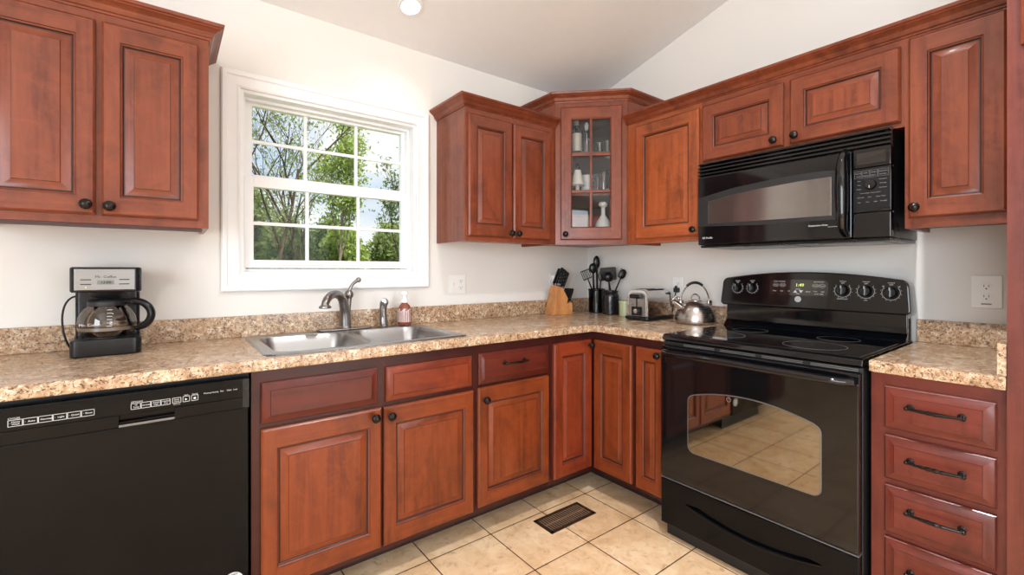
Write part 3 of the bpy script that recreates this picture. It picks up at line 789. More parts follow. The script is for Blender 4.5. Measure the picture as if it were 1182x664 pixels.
for i, (x, z, r) in enumerate(KN):
    k = MB(); k.lathe([(.0001, 0), (r*.98, 0), (r*.95, .006), (r*.80, .017), (r*.70, .019), (0, .020)], 28, M=MR)
    k.box(-r*.2, r*.2, -.030, -.017, -r*.86, r*.86, .0035)
    k.box(-r*.035, r*.035, -.0306, -.0298, r*.3, r*.8, mi=1)
    o = k.build('control_knob', [BLK, PRINT], cpn); o.matrix_local = TT(x, z)
    R_ = r+.005; arc = [(R_*math.sin(a), -.0006, R_*math.cos(a)) for a in [math.radians(48+ (264)*j/30) for j in range(31)]]
    pm.tube(arc, .0007, 4, M=TT(x, z))
    for j in range(0, 31, 3):
        a = math.radians(48+264*j/30); q = R_+.0045
        pm.box(-.0010, .0010, -.0009, -.0001, -.0010, .0010, M=TT(x+q*math.sin(a), z+q*math.cos(a)))
    pm.text('OFF', 0, -.0006, R_+.002, .0075, M=TT(x, z))
    pm.text('SURFACE', 0, -.0006, R_+.010, .0058, M=TT(x, z))
    if i == 2: pm.text('OVEN LIGHT', 0, -.0006, -R_-.008, .007, M=TT(x, z))
    if i == 3: pm.text('LOW', 0, -.0006, -R_-.009, .006, M=TT(x, z))
    if i == 4:
        pm.text('HI', -.026, -.0006, R_-.004, .007, M=TT(x, z)); pm.text('LO', .026, -.0006, R_-.004, .007, M=TT(x, z))
def T2(s_, x, z, size): pm.text(s_, 0, -.0006, 0, size, M=TT(x, z))
# display
m = MB(); m.prism(rrect(.245, .074, .014), -.0012, .0006, M=TT(1.452, 1.121)); m.build('display_glass', GLASS_BLK, cpn)
def ell(x, z, w_, h_):
    pm.tube([(w_/2*math.cos(a), -.0016, h_/2*math.sin(a)) for a in [2*PI*j/24 for j in range(24)]], .0005, 4, closed=True, M=TT(x, z))
for x, z in ((1.358, 1.132), (1.388, 1.132), (1.527, 1.131), (1.553, 1.131)): ell(x, z, .026, .016)
for x, z, s_ in ((1.358, 1.132, 'Bake'), (1.388, 1.132, 'Broil'), (1.527, 1.131, 'Clock'), (1.553, 1.131, 'Timer')): pm.text(s_, 0, -.0018, 0, .008, M=TT(x, z))
for x, z, s_ in ((1.373, 1.1485, 'OVEN CONTROL'), (1.540, 1.1485, 'ELECTRONIC'), (1.353, 1.103, 'Clean'), (1.385, 1.103, 'Start'), (1.416, 1.103, 'Off'), (1.497, 1.103, 'Cancel'), (1.527, 1.105, 'Delay'), (1.556, 1.105, 'Light'), (1.541, 1.093, 'START TIME'), (1.456, 1.1135, 'HOUR'), (1.456, 1.0915, 'MIN')):
    pm.text(s_, 0, -.0018, 0, .0068, M=TT(x, z))
for x, s_ in ((1.444, 1), (1.468, -1)):
    pm.quads([[(-.009, -.0018, -.006*s_), (.009, -.0018, -.006*s_), (0, -.0018, .007*s_)]], M=TT(x, 1.1025))
pm.build('lettering', PRINT, cpn, normals=False)
m = MB(); m.text('1:49', 0, -.0018, 0, .021, M=TT(1.462, 1.132)); m.build('clock_digits', LED, cpn, normals=False)
m = MB(); m.lathe([(0, 0), (.0135, 0), (.0135, .0015), (0, .002)], 28, M=TT(1.456, 1.0665) @ MR); m.lathe([(.0085, 0), (.0098, 0), (.0098, .0025), (.0085, .0025)], 28, mi=1, M=TT(1.456, 1.0665) @ MR, cap=False)
m.text('GE', 0, -.0024, 0, .0095, mi=1, M=TT(1.456, 1.0665)); m.build('round_badge', [PRINT, PRINTG], cpn, normals=False)

# ------------------------------------------------------------------ microwave over the range
t = thing('microwave', 'black over-the-range microwave hung beneath the short wall cabinet', 'microwave', (-.2, -1.48, 1.33), R1)
iv = Vector((-1.48, .2, -1.33))
A, B = 1.106, 1.857
part(MB().box(A+.002, B-.001, -.345, -.003, 1.330, 1.7365, .004), 'microwave_body', BLKS)
m = MB(); m.box(A+.004, B-.003, -.372, -.02, 1.318, 1.3295, .003); m.box(A+.20, A+.40, -.33, -.12, 1.3155, 1.3185, mi=1); m.box(B-.25, B-.04, -.33, -.12, 1.3155, 1.3185, mi=1)
part(m, 'underside_vent', [BLKS, GREYEDGE])
m = MB(); m.box(A, B, -.372, -.346, 1.667, 1.7365, .003)
for i in range(4):
    z = 1.670+i*.0168
    m.prism([(-.371, z), (-.393, z+.002), (-.393, z+.007), (-.371, z+.0125)], -B+.001, -A-.001, M=Mz, bev=.0012)
part(m, 'vent_louvers', BLK)
m = MB(); m.box(A, 1.7385, -.389, -.346, 1.331, 1.665, .006)
md_ = part(m, 'microwave_door', BLK)
# dark band with the viewing window
band = [(A+.002, 1.424), (1.40, 1.409), (1.700, 1.408), (1.700, 1.600), (1.62, 1.606), (1.45, 1.603), (1.28, 1.590), (A+.002, 1.562)]
m = MB(); m.prism(band, -.3905, -.388); m.build('window_band', BLKM, md_)
win = [(1.160, 1.432), (1.672, 1.424), (1.672, 1.578), (1.55, 1.577), (1.40, 1.569), (1.28, 1.558), (1.160, 1.541)]
m = MB(); m.prism(win, -.3925, -.3895, bev=.0008); m.build('window_glass', MWWIN, md_)
m = MB(); pts = []; rad = []
for i in range(25):
    u = i/24; a = (u-.5)*2; pts.append((1.718, -.384-.048*max(0, 1-a**4)**.5, 1.346+u*.322)); rad.append(.0125+.0095*(1-a*a))
m.tube(pts, rad, 16); m.build('door_handle', BLK, md_)
m = MB(); m.text('GE Profile', 1.155, -.3895, 1.365, .0125, align='CENTER'); m.text('Convection Oven', 1.625, -.3895, 1.3885, .0095); m.text('Over the Range', 1.676, -.3895, 1.380, .005)
m.build('lettering', PRINT, md_, normals=False)
m = MB(); m.box(1.7415, B, -.389, -.346, 1.594, 1.665, .004); m.box(1.7415, B, -.389, -.346, 1.331, 1.424, .004); m.box(1.7415, B, -.387, -.346, 1.427, 1.591, .002)
cpm = part(m, 'control_panel', BLK)
m = MB(); m.box(1.754, 1.842, -.3903, -.3885, 1.607, 1.651, .0006); m.build('display_window', GLASS_BLK, cpm)
m = MB(); m.prism([(1.744, 1.427), (B-.002, 1.442), (B-.002, 1.591), (1.744, 1.591)], -.3885, -.3868); m.build('keypad', BLKS, cpm)
m = MB(); m.lathe([(.0001, 0), (.019, 0), (.0185, .008), (.016, .013), (0, .015)], 28, M=Matrix.Translation((1.798, -.3885, 1.528)) @ MR)
m.box(1.7955, 1.7975, -.4045, -.402, 1.515, 1.524, mi=1); m.build('dial', [BLK, PRINT], cpm)
m = MB(); Y_ = -.3890
rows = [(1.574, [(1.760, 'Popcorn'), (1.782, 'Cook'), (1.806, 'Reheat'), (1.834, 'Combination')]), (1.563, [(1.760, 'Snacks'), (1.782, 'Defrost'), (1.806, 'Sensor'), (1.834, 'Fast Bake')]),
        (1.545, [(1.762, 'Auto'), (1.834, 'Convection')]), (1.530, [(1.762, 'Time'), (1.834, 'Warming')]), (1.514, [(1.762, 'Power'), (1.834, 'Microwave')]),
        (1.498, [(1.796, 'Turn to Select  Press to Enter')]), (1.482, [(1.766, 'Clear Off'), (1.794, 'Start'), (1.828, 'Pause  Timer')]), (1.464, [(1.762, 'Help'), (1.788, 'Vent'), (1.812, 'Light'), (1.836, 'Turntable')])]
for z, it in rows:
    for x, s_ in it: m.text(s_, x, Y_, z, .0052)
for x0_, x1_ in ((1.748, 1.769), (1.771, 1.793), (1.795, 1.818), (1.820, 1.850)): cell(m, x0_, x1_, 1.556, 1.582, y=Y_, w=.0005)
m.build('lettering', PRINTG, cpm, normals=False)

# ------------------------------------------------------------------ sink, faucet, sprayer, soap
SX0, SX1, SY0, SY1 = -2.212, -1.398, -.604, -.044
def sdf(x, y, cx, cy, hx, hy, r):
    dx, dy = abs(x-cx)-hx+r, abs(y-cy)-hy+r
    return math.hypot(max(dx, 0), max(dy, 0))+min(max(dx, dy), 0)-r
BW = [(-1.990, -.338, .180, .222), (-1.612, -.338, .176, .222)]
def smooth(t): t = min(1, max(0, t)); return t*t*(3-2*t)
t = thing('kitchen_sink', 'stainless steel double bowl drop-in sink set in the counter below the window', 'sink', (-1.805, -.324, CT))
NX, NY = 190, 132; b = bmesh.new(); G = {}
for i in range(NX+1):
    for k in range(NY+1):
        x = SX0+(SX1-SX0)*i/NX; y = SY0+(SY1-SY0)*k/NY
        e = -sdf(x, y, (SX0+SX1)/2, (SY0+SY1)/2, (SX1-SX0)/2, (SY1-SY0)/2, .035)
        if e < -.0002:
            continue
        z = .0006+.0052*smooth(e/.010)-.0022*smooth((e-.014)/.006)
        for cx, cy, hx, hy in BW:
            d = -sdf(x, y, cx, cy, hx, hy, .075)
            if d > 0: z -= .004*smooth(d/.008)+.158*smooth((d-.002)/.062)**.85+.006*smooth((d-.06)/.12)
        G[(i, k)] = b.verts.new((x+1.805, y+.324, z))
for i in range(NX):
    for k in range(NY):
        q = [G.get(p) for p in ((i, k), (i+1, k), (i+1, k+1), (i, k+1))]
        if all(q): b.faces.new(q)
for v in b.verts: pass
sk = MB().merge(b).build('basin', STEEL, t, sharp=60)
for cx, cy, hx, hy in BW:
    m = MB(); m.lathe([(0, 0), (.030, 0), (.032, .002), (.044, .003), (.046, .001), (.046, -.001)], 28); m.build('drain', CHROME, t, (cx+1.805, cy+.324+.03, -.166))

FXc, FYc = -1.785, -.082; ZS = CT+.0064
t = thing('faucet', 'brushed nickel single-lever kitchen faucet standing behind the sink bowls', 'faucet', (FXc, FYc, ZS))
m = MB(); m.prism([(x, -z) for x, z in rrect(.262, .052, .025, 8)], 0, .0065, axis='z', bev=.002); m.build('deck_plate', NICKEL, t)
SPd = Vector((-.66, -.75, 0)).normalized()
def bez(P, n=20):
    out = []
    for i in range(n+1):
        u = i/n; k = len(P)-1
        out.append(sum((Vector(P[j])*(math.comb(k, j)*u**j*(1-u)**(k-j)) for j in range(k+1)), Vector()))
    return out
m = MB(); m.lathe([(.027, .006), (.029, .010), (.026, .018)], 28)
pts = bez([(0, 0, .010), (0, 0, .11), SPd*.00+Vector((0, 0, .190)), SPd*.12+Vector((0, 0, .205)), SPd*.195+Vector((0, 0, .170)), SPd*.205+Vector((0, 0, .134))], 30)
m.tube(pts, [.026-.0065*smooth(i/14)-.003*smooth((i-14)/16) for i in range(31)], 20)
e_ = SPd*.205
m.lathe([(.0135, .020), (.0175, .006), (.0255, .000), (.0265, -.006), (.0235, -.009), (.0001, -.009)], 24, M=Matrix.Translation(e_+Vector((0, 0, .128))))
m.build('spout', NICKEL, t)
m = MB(); off = Vector((.020, .016, 0))
m.tube([off+Vector((-.008, 0, .02)), off+Vector((-.002, 0, .10)), off+Vector((.002, 0, .155))], [.012, .0135, .014], 16)
m.sphere(tuple(off+Vector((.002, 0, .168))), .0215, sc=(1, 1, 1.15))
lv = bez([off+Vector((.004, 0, .18)), off+Vector((.008, 0, .205)), off+Vector((.018, -.004, .225)), off+Vector((.046, -.010, .240))], 14)
m.tube(lv, [.0095-.002*math.sin(PI*i/14) for i in range(15)], 14); m.sphere(tuple(lv[-1]), .0125)
m.build('lever_handle', NICKEL, t)

t = thing('side_sprayer', 'brushed nickel side sprayer on the sink rim, right of the faucet', 'sprayer', (-1.597, -.092, ZS))
m = MB(); m.lathe([(.0001, 0), (.024, 0), (.0245, .004), (.019, .012), (.017, .016), (0, .016)], 24); m.build('base_ring', NICKEL, t)
m = MB(); pts = bez([(0, 0, .014), (-.003, .002, .07), (-.003, .004, .11), (.004, -.004, .128)], 12); m.tube(pts, [.0205, .020, .019, .0185, .018, .018, .018, .018, .0185, .019, .020, .021, .021], 18)
Md = Matrix.Translation((.004, -.002, .126)) @ Vector((-.6, -.85, .15)).to_track_quat('Z', 'Y').to_matrix().to_4x4()
m.lathe([(.0001, -.018), (.014, -.016), (.019, -.004), (.0195, .010), (.016, .016), (.0001, .014)], 22, M=Md); m.build('spray_body', NICKEL, t)
m = MB(); m.lathe([(.0001, .0145), (.0115, .0155), (.0115, .0175), (0, .0185)], 18, M=Md); m.build('spray_face', CHROME, t)
m = MB(); m.tube(bez([(-.012, -.013, .112), (-.020, -.018, .08), (-.010, -.017, .05)], 8), .0035, 8); m.build('trigger', NICKEL, t)

AMBER = plain('amber_soap', (128, 66, 46), .12, coat=.5); PUMPW = plain('white_pump', (238, 238, 236), .35)
t = thing('soap_bottle', 'amber foaming hand soap bottle with a white pump on the sink rim', 'soap bottle', (-1.486, -.098, ZS), math.radians(-40))
m = MB(); m.lathe([(.0001, 0), (.026, 0), (.031, .004), (.0325, .012), (.0325, .078), (.031, .092), (.024, .106), (.016, .114), (.015, .120), (0, .120)], 28, M=Matrix.Diagonal((1.08, .86, 1, 1)))
bt = m.build('bottle_body', AMBER, t)
m = MB(); m.lathe([(.0001, .1185), (.0175, .1185), (.0175, .134), (.0155, .137), (.011, .139), (.0105, .158), (.0175, .160), (.0185, .166), (.016, .174), (0, .176)], 24)
m.box(-.030, .002, -.007, .007, .162, .172, .003, M=Matrix.Rotation(math.radians(-25), 4, 'Z')); m.build('pump', PUMPW, t)
m = MB()
for k in range(9):
    a = math.radians(-62+k*15.5); q = Matrix.Rotation(a, 4, 'Z')
    h_ = .068+.012*((k*7) % 3)/2
    m.quads([[(-.0028, -.0335, .018), (.0028, -.0335, .018), (.0022, -.0337, h_), (-.0022, -.0337, h_)]], M=Matrix.Diagonal((1.08, .86, 1, 1)) @ q)
    m.sphere((0, -.0335, h_+.004), .0042, sc=(1, .2, 1.2), seg=8, M=Matrix.Diagonal((1.08, .86, 1, 1)) @ q)
m.build('printed_pattern', plain('label_pink', (224, 202, 196), .5), t, normals=False)

# ------------------------------------------------------------------ coffee maker
t = thing('coffee_maker', 'black and silver drip coffee maker on the counter left of the window', 'coffee maker', (-2.643, -.150, CT+.0008), math.radians(2.5))
W2 = .094
def rbox(m, w_, d0, d1, z0, z1, r, mi=0, bev=.003):     # rounded plan box
    cy = (d0+d1)/2; m.prism([(x, -y) for x, y in rrect(w_, abs(d1-d0), r, 6, 0, cy)], z0, z1, axis='z', mi=mi, bev=bev)
m = MB(); rbox(m, .186, -.104, .095, .0, .058, .022, bev=.006); bs = m.build('base', BLKS, t)
m = MB(); m.lathe([(.0001, .058), (.060, .058), (.060, .0615), (0, .0615)], 32, M=Matrix.Translation((0, -.028, 0))); m.build('warming_plate', BLKM, bs)
m = MB(); rbox(m, .178, .046, .094, .055, .23, .014); m.build('tower', BLKS, t)
m = MB(); rbox(m, .186, -.100, .095, .218, .304, .022, bev=.006); hd = m.build('brew_head', BLKS, t)
m = MB(); m.box(-.080, .074, -.1025, -.099, .226, .297, .0015); fp = m.build('front_plate', steel('plate_steel', 150, .3, (1, 1, 40)), hd)
m = MB(); m.box(-.024, .020, -.1035, -.1020, .244, .259, .0004); m.build('clock_display', plain('lcd_grey', (120, 124, 116), .4), fp)
m = MB()
for x in (-.052, .046):
    for z in (.2455, .261): m.box(x-.0135, x+.0135, -.1040, -.1020, z-.0016, z+.0016, .0006)
m.text('Mr. Coffee', -.002, -.1032, .2705, .0125); m.text('12:00', -.002, -.1042, .2515, .0125)
m.build('lettering', DARKSLOT, fp, normals=False)
m = MB(); m.lathe([(.0001, 0), (.0016, 0), (0, .001)], 10, M=Matrix.Translation((-.052, -.1031, .2355)) @ MR); m.build('indicator_lamp', plain('amber_lamp', (240, 170, 80), .4, emis=(255, 170, 70), es=1.2), fp)
m = MB(); m.lathe([(.0001, .219), (.052, .219), (.044, .204), (.03, .196), (0, .196)], 28, M=Matrix.Translation((0, -.028, 0))); m.build('filter_basket', BLKM, t)
m = MB(); m.tube(bez([(-.088, .075, .200), (-.135, .06, .19), (-.125, .03, .09), (-.112, .04, .035), (-.100, .075, .012)], 16), .0032, 8); m.build('power_cord', BLKM, t)
c = thing('carafe', 'clear glass coffee carafe with a black handle sitting in the coffee maker', 'carafe', (-2.641, -.190, CT+.0628), math.radians(0))
m = MB(); prof = [(.052, .0), (.064, .004), (.0755, .022), (.080, .045), (.076, .070), (.064, .094), (.052, .108), (.050, .116)]
m.lathe(prof+[(r-.0022, z) for r, z in prof[::-1][:-1]]+[(.050, .003), (.0001, .003)], 40, cap=False); m.quads([]); m.lathe([(.052, 0), (.0001, 0)], 40, cap=False)
m.build('glass_bowl', CARAFE, c)
m = MB(); m.lathe([(.0500, .108), (.0535, .108), (.0535, .122), (.048, .128), (.0001, .130)], 32); m.build('lid', BLKM, c)
m = MB(); m.lathe([(.0755, .0235), (.0772, .0235), (.0792, .0345), (.0777, .0345)], 40, cap=False); m.build('metal_band', steel('band', 170, .25, (1, 1, 1)), c)
m = MB(); hp = bez([(.048, -.020, .118), (.095, -.034, .135), (.150, -.048, .100), (.128, -.044, .030), (.076, -.026, .024)], 22)
m.tube(hp, [.012, .012, .013]+[.0155]*17+[.0135, .012, .010], 12, flat=.8); m.build('handle', BLKS, c)
m = MB(); Q = Matrix.Rotation(math.radians(-6), 4, 'Z')
m.text('Mr. Coffee', -.030, -.0775, .047, .013, M=Q)
for k in range(6): m.box(.012, .026, -.0800+.0016*k, -.0792+.0016*k, .040+.011*k, .0415+.011*k, M=Q)
m.build('lettering', PRINT, c, normals=False)

# ------------------------------------------------------------------ knife block and knives
BLOCK = wood('block_wood', (206, 140, 84), (170, 104, 58), 'v', .45)
BL = Vector((-.405, -.110, CT+.0008))
t = thing('knife_block', 'light wooden slanted knife block on the counter in the corner under the cabinets', 'knife block', tuple(BL), math.radians(-8))
m = MB(); m.prism([(-.070, 0), (.012, 0), (.052, .105), (.012, .168), (-.026, .190)], -.050, .050, bev=.002)
m.build('slanted_block', BLOCK, t)
m = MB(); m.prism([(.0125, 0), (.085, 0), (.085, .076), (.0415, .076)], -.050, .050, bev=.002); m.build('front_block', wood('block_wood_front', (214, 150, 92), (180, 112, 64), 'y', .45), t)
def knife(label, x, y, z, L, k=1.0, ang=24, scissors=False):
    p = Matrix.Rotation(math.radians(-8), 3, 'Z') @ Vector((x, y, z))+BL
    q = thing('kitchen_shears' if scissors else 'kitchen_knife', label, 'scissors' if scissors else 'knife', tuple(p), math.radians(-8), None if scissors else 'knives in the block')
    Mt = Matrix.Rotation(math.radians(ang), 4, 'Y')
    if scissors:
        m = MB()
        for s in (-1, 1): m.tube([(s*.012+.011*math.cos(a), 0, .045+.017*math.sin(a)) for a in [2*PI*j/16 for j in range(16)]], .0038, 8, closed=True, M=Mt)
        m.tube([(-.004, 0, .0), (-.009, 0, .03)], .004, 8, M=Mt); m.tube([(.004, 0, 0), (.009, 0, .03)], .004, 8, M=Mt); m.build('grips', BLKS, q)
        return
    m = MB(); m.box(-.0095*k, .0095*k, -.0065*k, .0065*k, .006, L, .0032, M=Mt)
    m.sphere((0, 0, L), .0105*k, sc=(1, .7, .6), seg=12, M=Mt); h = m.build('handle', BLKS, q)
    MB().box(-.0085*k, .0085*k, -.007*k, .007*k, -.002, .008, .001, M=Mt).build('bolster', CHROME, q)
    m = MB()
    for zz in (.03, .055, .08):
        if zz < L-.01: m.lathe([(0, -.0070*k), (.0018, -.0070*k), (.0018, .0070*k), (0, .0070*k)], 8, M=Mt @ Matrix.Translation((0, 0, zz)) @ MR)
    m.build('rivets', CHROME, q)
for i, (x, y) in enumerate(((-.012, -.032), (-.012, -.002), (-.012, .030), (.016, -.034), (.016, -.004), (.016, .028))):
    zt = .190+(x+.026)*(.168-.190)/.038 if x < .012 else .168-(x-.012)*1.55
    knife(['tall black-handled knife in the upper slots of the wooden knife block'][0], x, y, zt+.014, .108+.006*((i*5) % 3), 1.05)
for i, y in enumerate((-.040, -.024, -.008, .008, .024, .040)):
    knife('short black-handled steak knife in the lower row of the wooden knife block', .064, y, .080, .092, .85, 20)
for o in COL.objects:
    if o.name.startswith('kitchen_knife') and o.get('label', '').startswith('short'): o['group'] = 'steak knives in the lower row of the block'; o['category'] = 'steak knife'
knife('black-handled kitchen shears sticking out at the right of the knife block', .079, .036, .082, .06, 1, 36, scissors=True)

# ------------------------------------------------------------------ utensil crocks
CR = Vector((.794, -.608, 0))          # direction along the corner that the utensils fan out in
def crock(name, label, cx, cy, prof, mat):
    t = thing(name, label, 'crock', (cx, cy, CT+.0008))
    m = MB(); wall = .006
    inner = [(r-wall, z) for r, z in prof[::-1]]; inner[-1] = (inner[-1][0], wall); 
    m.lathe([(.0001, 0)]+prof+inner+[(.0001, wall)], 36, cap=False)
    m.build('pot', mat, t); return t
C1 = Vector((-.100, -.180, CT)); C2 = Vector((-.125, -.325, CT))
t = crock('utensil_crock', 'tall black glossy utensil crock nearest the corner', C1.x, C1.y, [(.052, 0), (.055, .004), (.056, .15), (.059, .155), (.059, .163), (.055, .166)], BLK)
t = crock('utensil_crock', 'dark brown shouldered utensil crock between the black crock and green cup', C2.x, C2.y, [(.052, 0), (.056, .006), (.058, .115), (.056, .13), (.049, .140), (.052, .150), (.052, .158), (.048, .160)], gloss_black('brown_glaze', 24, .12))
UT = BLKS
def utensil(name, label, C, d, z, foot, head, hl, tilt_to=(0, 0, 0), n_=None, rad=.0055, cat='utensil'):
    """a handle from the crock's floor to the head's root; the head built in a frame whose x runs along the fan and z along the handle"""
    base_ = C+Vector((0, 0, .0095))+CR*foot[0]+Vector((-CR.y, CR.x, 0))*foot[1]
    top = C+CR*d+Vector(tilt_to); top.z = z
    t = thing(name, label, cat, tuple(base_))
    ax = (top-base_).normalized(); root = top-ax*hl/2-base_
    m = MB(); m.tube([(0, 0, 0), root*.3, root*.6, root], [rad*1.25, rad*1.2, rad, rad*.8], 8); m.build('handle', UT, t)
    xx = (CR-ax*CR.dot(ax)).normalized(); yy = ax.cross(xx)
    M = Matrix((( xx.x, yy.x, ax.x, 0), (xx.y, yy.y, ax.y, 0), (xx.z, yy.z, ax.z, 0), (0, 0, 0, 1)))
    M = Matrix.Translation(top-base_) @ M
    m = MB(); head(m, M); m.build('head', UT, t); return t
def h_turner(w_, h_, slots):
    def f(m, M):
        if not slots: m.prism(rrect(w_, h_, .01, 4), -.0016, .0016, M=M, bev=.0008); return
        m.box(-w_/2, w_/2, -.0016, .0016, -h_/2, -h_/2+.008, M=M); m.box(-w_/2, w_/2, -.0016, .0016, h_/2-.008, h_/2, M=M)
        for k in range(slots+1):
            x = -w_/2+(w_-.005)*k/slots; m.box(x, x+.005, -.0015, .0015, -h_/2, h_/2, M=M)
    return f
def h_spoon(w_, h_, deep=.25, n=1):
    return lambda m, M: m.sphere((0, 0, 0), 1, sc=(w_/2, w_*deep, h_/2), seg=20, M=M)
def h_pasta(m, M):
    m.sphere((0, 0, 0), 1, sc=(.024, .008, .034), seg=18, M=M)
    for k in range(6):
        z = -.024+.0105*k; x = -.020-.004*math.cos((k-2.5)*.5)
        m.tube([(x+.006, 0, z), (x-.004, -.006, z), (x-.007, -.018, z)], [.0038, .0034, .0022], 6, M=M)
def h_whisk(m, M):
    for k in range(5):
        a = PI*k/5; pts = [((.024*math.sin(PI*u/12))*math.cos(a), (.024*math.sin(PI*u/12))*math.sin(a), -.045+.09*u/12) for u in range(13)]
        pts = [(x*.9, y*.9, z) for x, y, z in pts]; m.tube(pts, .0014, 5, M=M)
        pts = [(-x, -y, z) for x, y, z in pts]; m.tube(pts, .0014, 5, M=M)
utensil('slotted_turner', 'black slotted turner leaning left out of the tall black crock', C1, -.076, CT+.264, (.026, -.012), h_turner(.062, .068, 5), .06, (-.012, -.016, 0))
utensil('serving_spoon', 'black round-headed spoon standing in front in the tall black crock', C1, -.026, CT+.308, (-.012, .018), h_spoon(.058, .072), .06, (-.003, -.004, 0), rad=.007)
utensil('basting_spoon', 'black oval spoon, tallest in the tall black crock', C1, .004, CT+.350, (.014, .034), h_spoon(.048, .092), .08, (.014, .018, 0), rad=.0075)
utensil('whisk', 'dark wire whisk between the two crocks', C1, .034, CT+.255, (.010, .002), h_whisk, .085, (.024, .024, 0))
utensil('ladle', 'black ladle with a round bowl at the front of the brown crock', C2, -.020, CT+.250, (.016, -.028), h_spoon(.072, .066, .35), .06, (-.024, -.030, 0))
utensil('flat_turner', 'broad solid black turner standing behind the ladle in the brown crock', C2, -.012, CT+.270, (.010, .026), h_turner(.108, .088, 0), .085, (.020, .020, 0), rad=.006)
utensil('pasta_fork', 'black pasta fork with prongs leaning right out of the brown crock', C2, .080, CT+.268, (-.030, .004), h_pasta, .06)

GREENC = plain('pale_green_glaze', (176, 182, 142), .3, coat=.3)
t = thing('green_cup', 'small pale green ceramic cup beside the toaster', 'cup', (-.145, -.462, CT+.0008))
m = MB(); prof = [(.034, 0), (.0365, .004), (.038, .084), (.041, .087), (.041, .096), (.038, .097)]
m.lathe([(.0001, 0)]+prof+[(.035, .095), (.034, .01), (.0001, .008)], 32, cap=False); m.build('cup_body', GREENC, t)

# ------------------------------------------------------------------ toaster
t = thing('toaster', 'chrome two-slice toaster with a black base, between the cup and the kettle', 'toaster', (-.163, -.660, CT+.0008))
# long axis along x; the lever end faces -x
m = MB(); m.prism([(x, -y) for x, y in rrect(.268, .170, .02, 5)], .004, .022, axis='z', bev=.004)
for x in (-.11, .11):
    for y in (-.06, .06): m.lathe([(.009, 0), (.009, .005)], 10, M=Matrix.Translation((x, y, 0)))
m.build('toaster_base', BLKS, t)
def shell(w_, h_, r):
    p = [(-w_/2, 0), (w_/2, 0)]
    for i in range(9): a = PI/2*i/8; p.append((w_/2-r+r*math.cos(a), h_-r+r*math.sin(a)))
    for i in range(9): a = PI/2+PI/2*i/8; p.append((-w_/2+r+r*math.cos(a), h_-r+r*math.sin(a)))
    return p
m = MB(); m.prism([(x, z+.022) for x, z in shell(.148, .158, .045)], -.118, .118, M=Mz, bev=.005); sh = m.build('chrome_shell', CHROME, t)
m = MB()
for y in (-.034, .034): m.box(-.075, .085, y-.014, y+.014, .1795, .1812, .0006)
m.build('bread_slots', BLKM, sh)
m = MB(); m.prism([(x, z+.024) for x, z in shell(.122, .138, .036)], .118, .1215, M=Mz, bev=.001); ep = m.build('end_plate', steel('end_steel', 170, .25, (1, 1, 1)), t)
MB().box(-.1235, -.1218, -.004, .004, .075, .150).build('lever_slot', BLKM, ep)
m = MB(); m.box(-.150, -.1225, -.034, .034, .128, .152, .007); m.build('lever', BLKS, ep)
m = MB(); m.box(-.1265, -.1218, -.036, .036, .028, .080, .002); cpl = m.build('control_plate', BLKS, ep)
m = MB(); m.lathe([(.0001, 0), (.015, 0), (.013, .010), (0, .011)], 22, M=Matrix.Translation((-.1265, 0, .054)) @ Matrix.Rotation(-PI/2, 4, 'Y')); m.build('browning_dial', CHROME, cpl)

# ------------------------------------------------------------------ kettle
t = thing('kettle', 'brushed steel whistling kettle with an arched handle beside the range', 'kettle', (-.150, -.950, CT+.0008), math.radians(-37))
m = MB(); m.lathe([(.0001, 0), (.096, 0), (.104, .004), (.107, .014), (.106, .035), (.100, .062), (.088, .088), (.070, .108), (.048, .121), (.036, .125), (0, .126)], 48); m.build('kettle_body', steel('kettle_steel', 178, .22, (1, 1, 55), (1, .97, .94)), t)
m = MB(); m.lathe([(.037, .1235), (.038, .127), (.030, .131), (.012, .134), (0, .1345)], 28, cap=False); m.tube([(.024*math.cos(a), 0, .131+.030*math.sin(a)) for a in [PI*i/16 for i in range(17)]], .0042, 10); m.build('lid', CHROME, t)
m = MB(); m.tube([(-.076, 0, .086), (-.098, 0, .106), (-.122, 0, .122)], [.021, .017, .0145], 20); m.lathe([(.0001, 0), (.0175, 0), (.0175, .010), (0, .014)], 20, M=Matrix.Translation((-.119, 0, .120)) @ Matrix.Rotation(math.radians(-52), 4, 'Y')); sp = m.build('spout', CHROME, t)
m = MB(); m.tube([(-.128, 0, .132), (-.112, 0, .146), (-.088, 0, .140)], .0055, 10); m.sphere((-.092, 0, .138), .010, seg=14); m.tube([(-.122, -.0, .130), (-.140, 0, .128)], .004, 8); m.build('whistle_lever', CHROME, sp)
arc = [(-.002+.078*math.cos(a), 0, .118+.104*math.sin(a)) for a in [math.radians(8+168*i/30) for i in range(31)]]
m = MB(); m.tube(arc, .0042, 10)
for s in (-1, 1): m.box(s*.078-.011, s*.078+.011, -.011, .011, .098, .128, .004, M=Matrix.Identity(4))
h = m.build('arched_handle', CHROME, t)
m = MB(); m.tube([(x*1.0, 0, z+.003) for x, _, z in arc[9:22]], [.0075]*13, 12); m.build('grip', BLKM, h)

